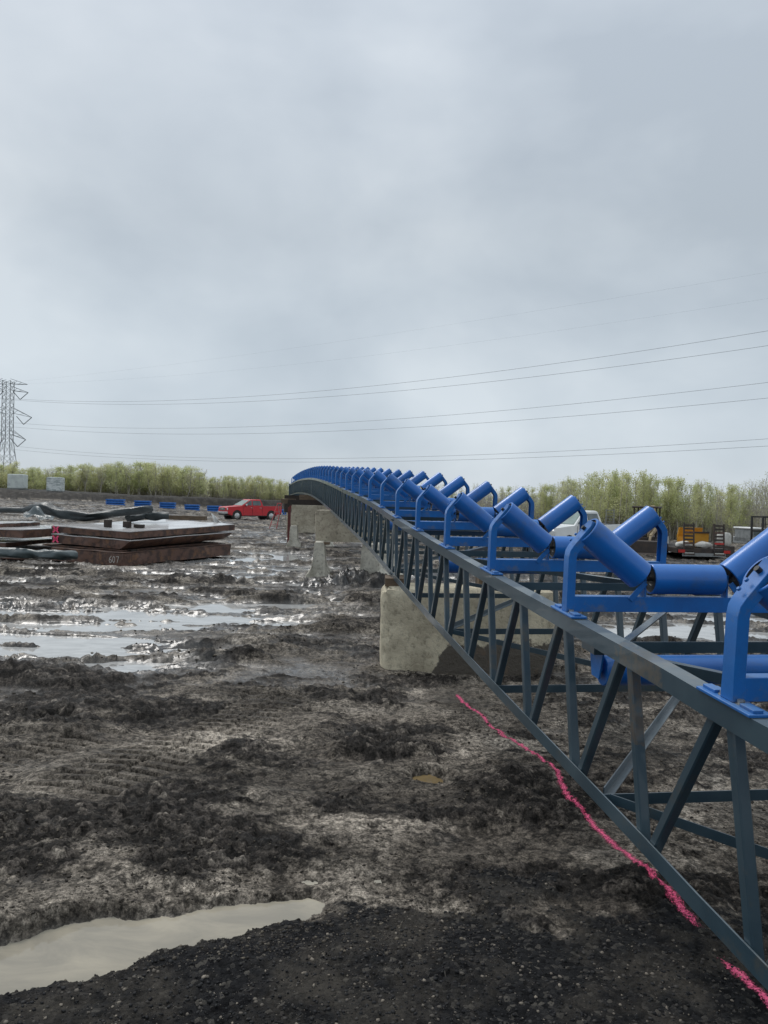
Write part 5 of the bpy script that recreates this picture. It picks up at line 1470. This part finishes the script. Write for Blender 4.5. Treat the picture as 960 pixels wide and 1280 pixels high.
for (yt, yb, ylo, reach) in ((474, 480, 480, 24), (483, 488, 490, 25), (509, 516, 521, 30), (537, 543, 549, 23)):
    for s in (-1, 1):
        bm = NB()
        z1, z2, z3 = TP(8, yt).z, TP(8, yb).z, TP(8, ylo).z
        tipx = s * reach * k_
        for sy in (-1, 1):
            bar(bm, (s * 1.55, sy * 1.5, z1), (tipx, 0, z3), S_, S_); bar(bm, (s * 1.55, sy * 1.5, z2), (tipx, 0, z3), S_, S_)
        for f in (.3, .6):
            bar(bm, (s * 1.55 + (tipx - s * 1.55) * f, 0, z1 + (z3 - z1) * f), (s * 1.55 + (tipx - s * 1.55) * (f - .2), 0, z2 + (z3 - z2) * (f - .2)), S_ * .7, S_ * .7)
        obj('cross_arm', bm, M['tower'], tw)
        if reach != 24:
            bm = NB(); iz = z3 - 9 * k_; ix = tipx - s * 10 * k_
            tube(bm, [(tipx, 0, z3), (ix, 0, iz)], .14, 6); tube(bm, [(tipx - s * 19 * k_, 0, z3 + .3), (ix, 0, iz)], .14, 6)
            obj('insulator_string', bm, M['tower'], tw)
def wire(yl, xl, ym, yr, r, label, m='wire'):
    a = at(xl, yl, TZ); c = at(960, yr, 150)
    # plan line from a to c; where does it cross the ray of column 500
    best = None
    for i in range(2001):
        t = i / 2000; p = a.lerp(c, t); q = at(500, ym, p.y)
        if best is None or abs(p.x - q.x) < best[0]: best = (abs(p.x - q.x), t, q.z)
    t = best[1]; lin = a.z + (c.z - a.z) * t; sag = (lin - best[2]) / (4 * t * (1 - t))
    pts = []
    for i in range(-6, 70):
        t = i / 48; p = a.lerp(c, t); pts.append(V((p.x, p.y, a.z + (c.z - a.z) * t - 4 * sag * t * (1 - t))))
    bm = NB(); tube(bm, pts, r, 5)
    tag(obj('power_line', bm, M[m]), label, 'power line')
wire(499.0, 25, 478.8, 413.5, .040, 'upper wire of the highest dark pair of power lines')
wire(500.5, 25, 488.5, 432, .040, 'lower wire of the highest dark pair of power lines')
wire(529.5, 30, 523.5, 478, .038, 'upper wire of the middle pair of power lines')
wire(533, 10, 535, 497.5, .038, 'lower wire of the middle pair of power lines')
wire(558, 22, 571.5, 548.5, .036, 'upper wire of the lowest pair of power lines')
wire(560, 0, 576.5, 557.5, .036, 'lower wire of the lowest pair of power lines')
wire(478, 10, 415.5, 340, .010, 'topmost very faint thin power line across the sky', 'wire_faint')
wire(480, 0, 440, 373, .010, 'second very faint thin power line from the top', 'wire_faint')

# ------------------------------------------------------------------ sky and light
w = bpy.data.worlds.new('World'); S.world = w; w.use_nodes = True
nn_ = w.node_tree; bg = nn_.nodes['Background']
sky = nn_.nodes.new('ShaderNodeTexSky'); sky.sky_type = 'NISHITA'; sky.sun_disc = False
SE, SR = R(52), R(-35)
sky.sun_elevation = SE; sky.sun_rotation = SR
bg.inputs[1].default_value = .10
nn_.links.new(sky.outputs[0], bg.inputs[0])
tc = nn_.nodes.new('ShaderNodeTexCoord'); mp = nn_.nodes.new('ShaderNodeMapping'); mp.inputs['Scale'].default_value = (1.0, 1.0, 1.7); mp.inputs['Location'].default_value = (.35, .2, .1)
nn_.links.new(tc.outputs['Generated'], mp.inputs[0])
def wn(scale, det, ro, dist=0):
    q = nn_.nodes.new('ShaderNodeTexNoise'); q.inputs['Scale'].default_value = scale; q.inputs['Detail'].default_value = det; q.inputs['Roughness'].default_value = ro; q.inputs['Distortion'].default_value = dist
    nn_.links.new(mp.outputs[0], q.inputs['Vector']); return q
n1 = wn(1.7, 5, .5, .3); n2 = wn(5.0, 4, .5, .2)
ad = math_(nn_, 'ADD', math_(nn_, 'MULTIPLY', n1.outputs[0], .75), math_(nn_, 'MULTIPLY', n2.outputs[0], .25))
cr = ramp(nn_, ad, [(.40, (.485, .545, .600)), (.50, (.580, .640, .690)), (.60, (.68, .735, .775))])
# brighter, bluer band near the horizon and brighter zenith
sp = nn_.nodes.new('ShaderNodeSeparateXYZ'); nn_.links.new(tc.outputs['Generated'], sp.inputs[0])
gr = ramp(nn_, sp.outputs[2], [(0, (1.08, 1.09, 1.12)), (.18, (1.0, 1.01, 1.02)), (.33, (.98, .98, .98)), (.55, (1.08, 1.08, 1.10)), (.9, (1.7, 1.7, 1.7))])
mm = nn_.nodes.new('ShaderNodeMix'); mm.data_type = 'RGBA'; mm.blend_type = 'MULTIPLY'; mm.inputs[0].default_value = 1
nn_.links.new(cr.outputs[0], mm.inputs[6]); nn_.links.new(gr.outputs[0], mm.inputs[7])
bg2 = nn_.nodes.new('ShaderNodeBackground'); bg2.inputs[1].default_value = 1.0; nn_.links.new(mm.outputs[2], bg2.inputs[0])
ms = nn_.nodes.new('ShaderNodeMixShader'); ms.inputs[0].default_value = .9
nn_.links.new(bg.outputs[0], ms.inputs[1]); nn_.links.new(bg2.outputs[0], ms.inputs[2])
nn_.links.new(ms.outputs[0], nn_.nodes['World Output'].inputs[0])
sl = bpy.data.lights.new('sun', 'SUN'); sl.energy = 1.5; sl.angle = R(22); sl.color = (1, .97, .93)
so = bpy.data.objects.new('sun', sl); COL.objects.link(so)
dirv = V((math.sin(SR) * math.cos(SE), math.cos(SR) * math.cos(SE), math.sin(SE)))   # towards the sun
so.rotation_euler = dirv.to_track_quat('Z', 'Y').to_euler(); so.location = (0, 0, 30)
S.view_settings.view_transform = 'Standard'; S.view_settings.look = 'None'; S.view_settings.exposure = 0
S.render.resolution_x = 768; S.render.resolution_y = 1024
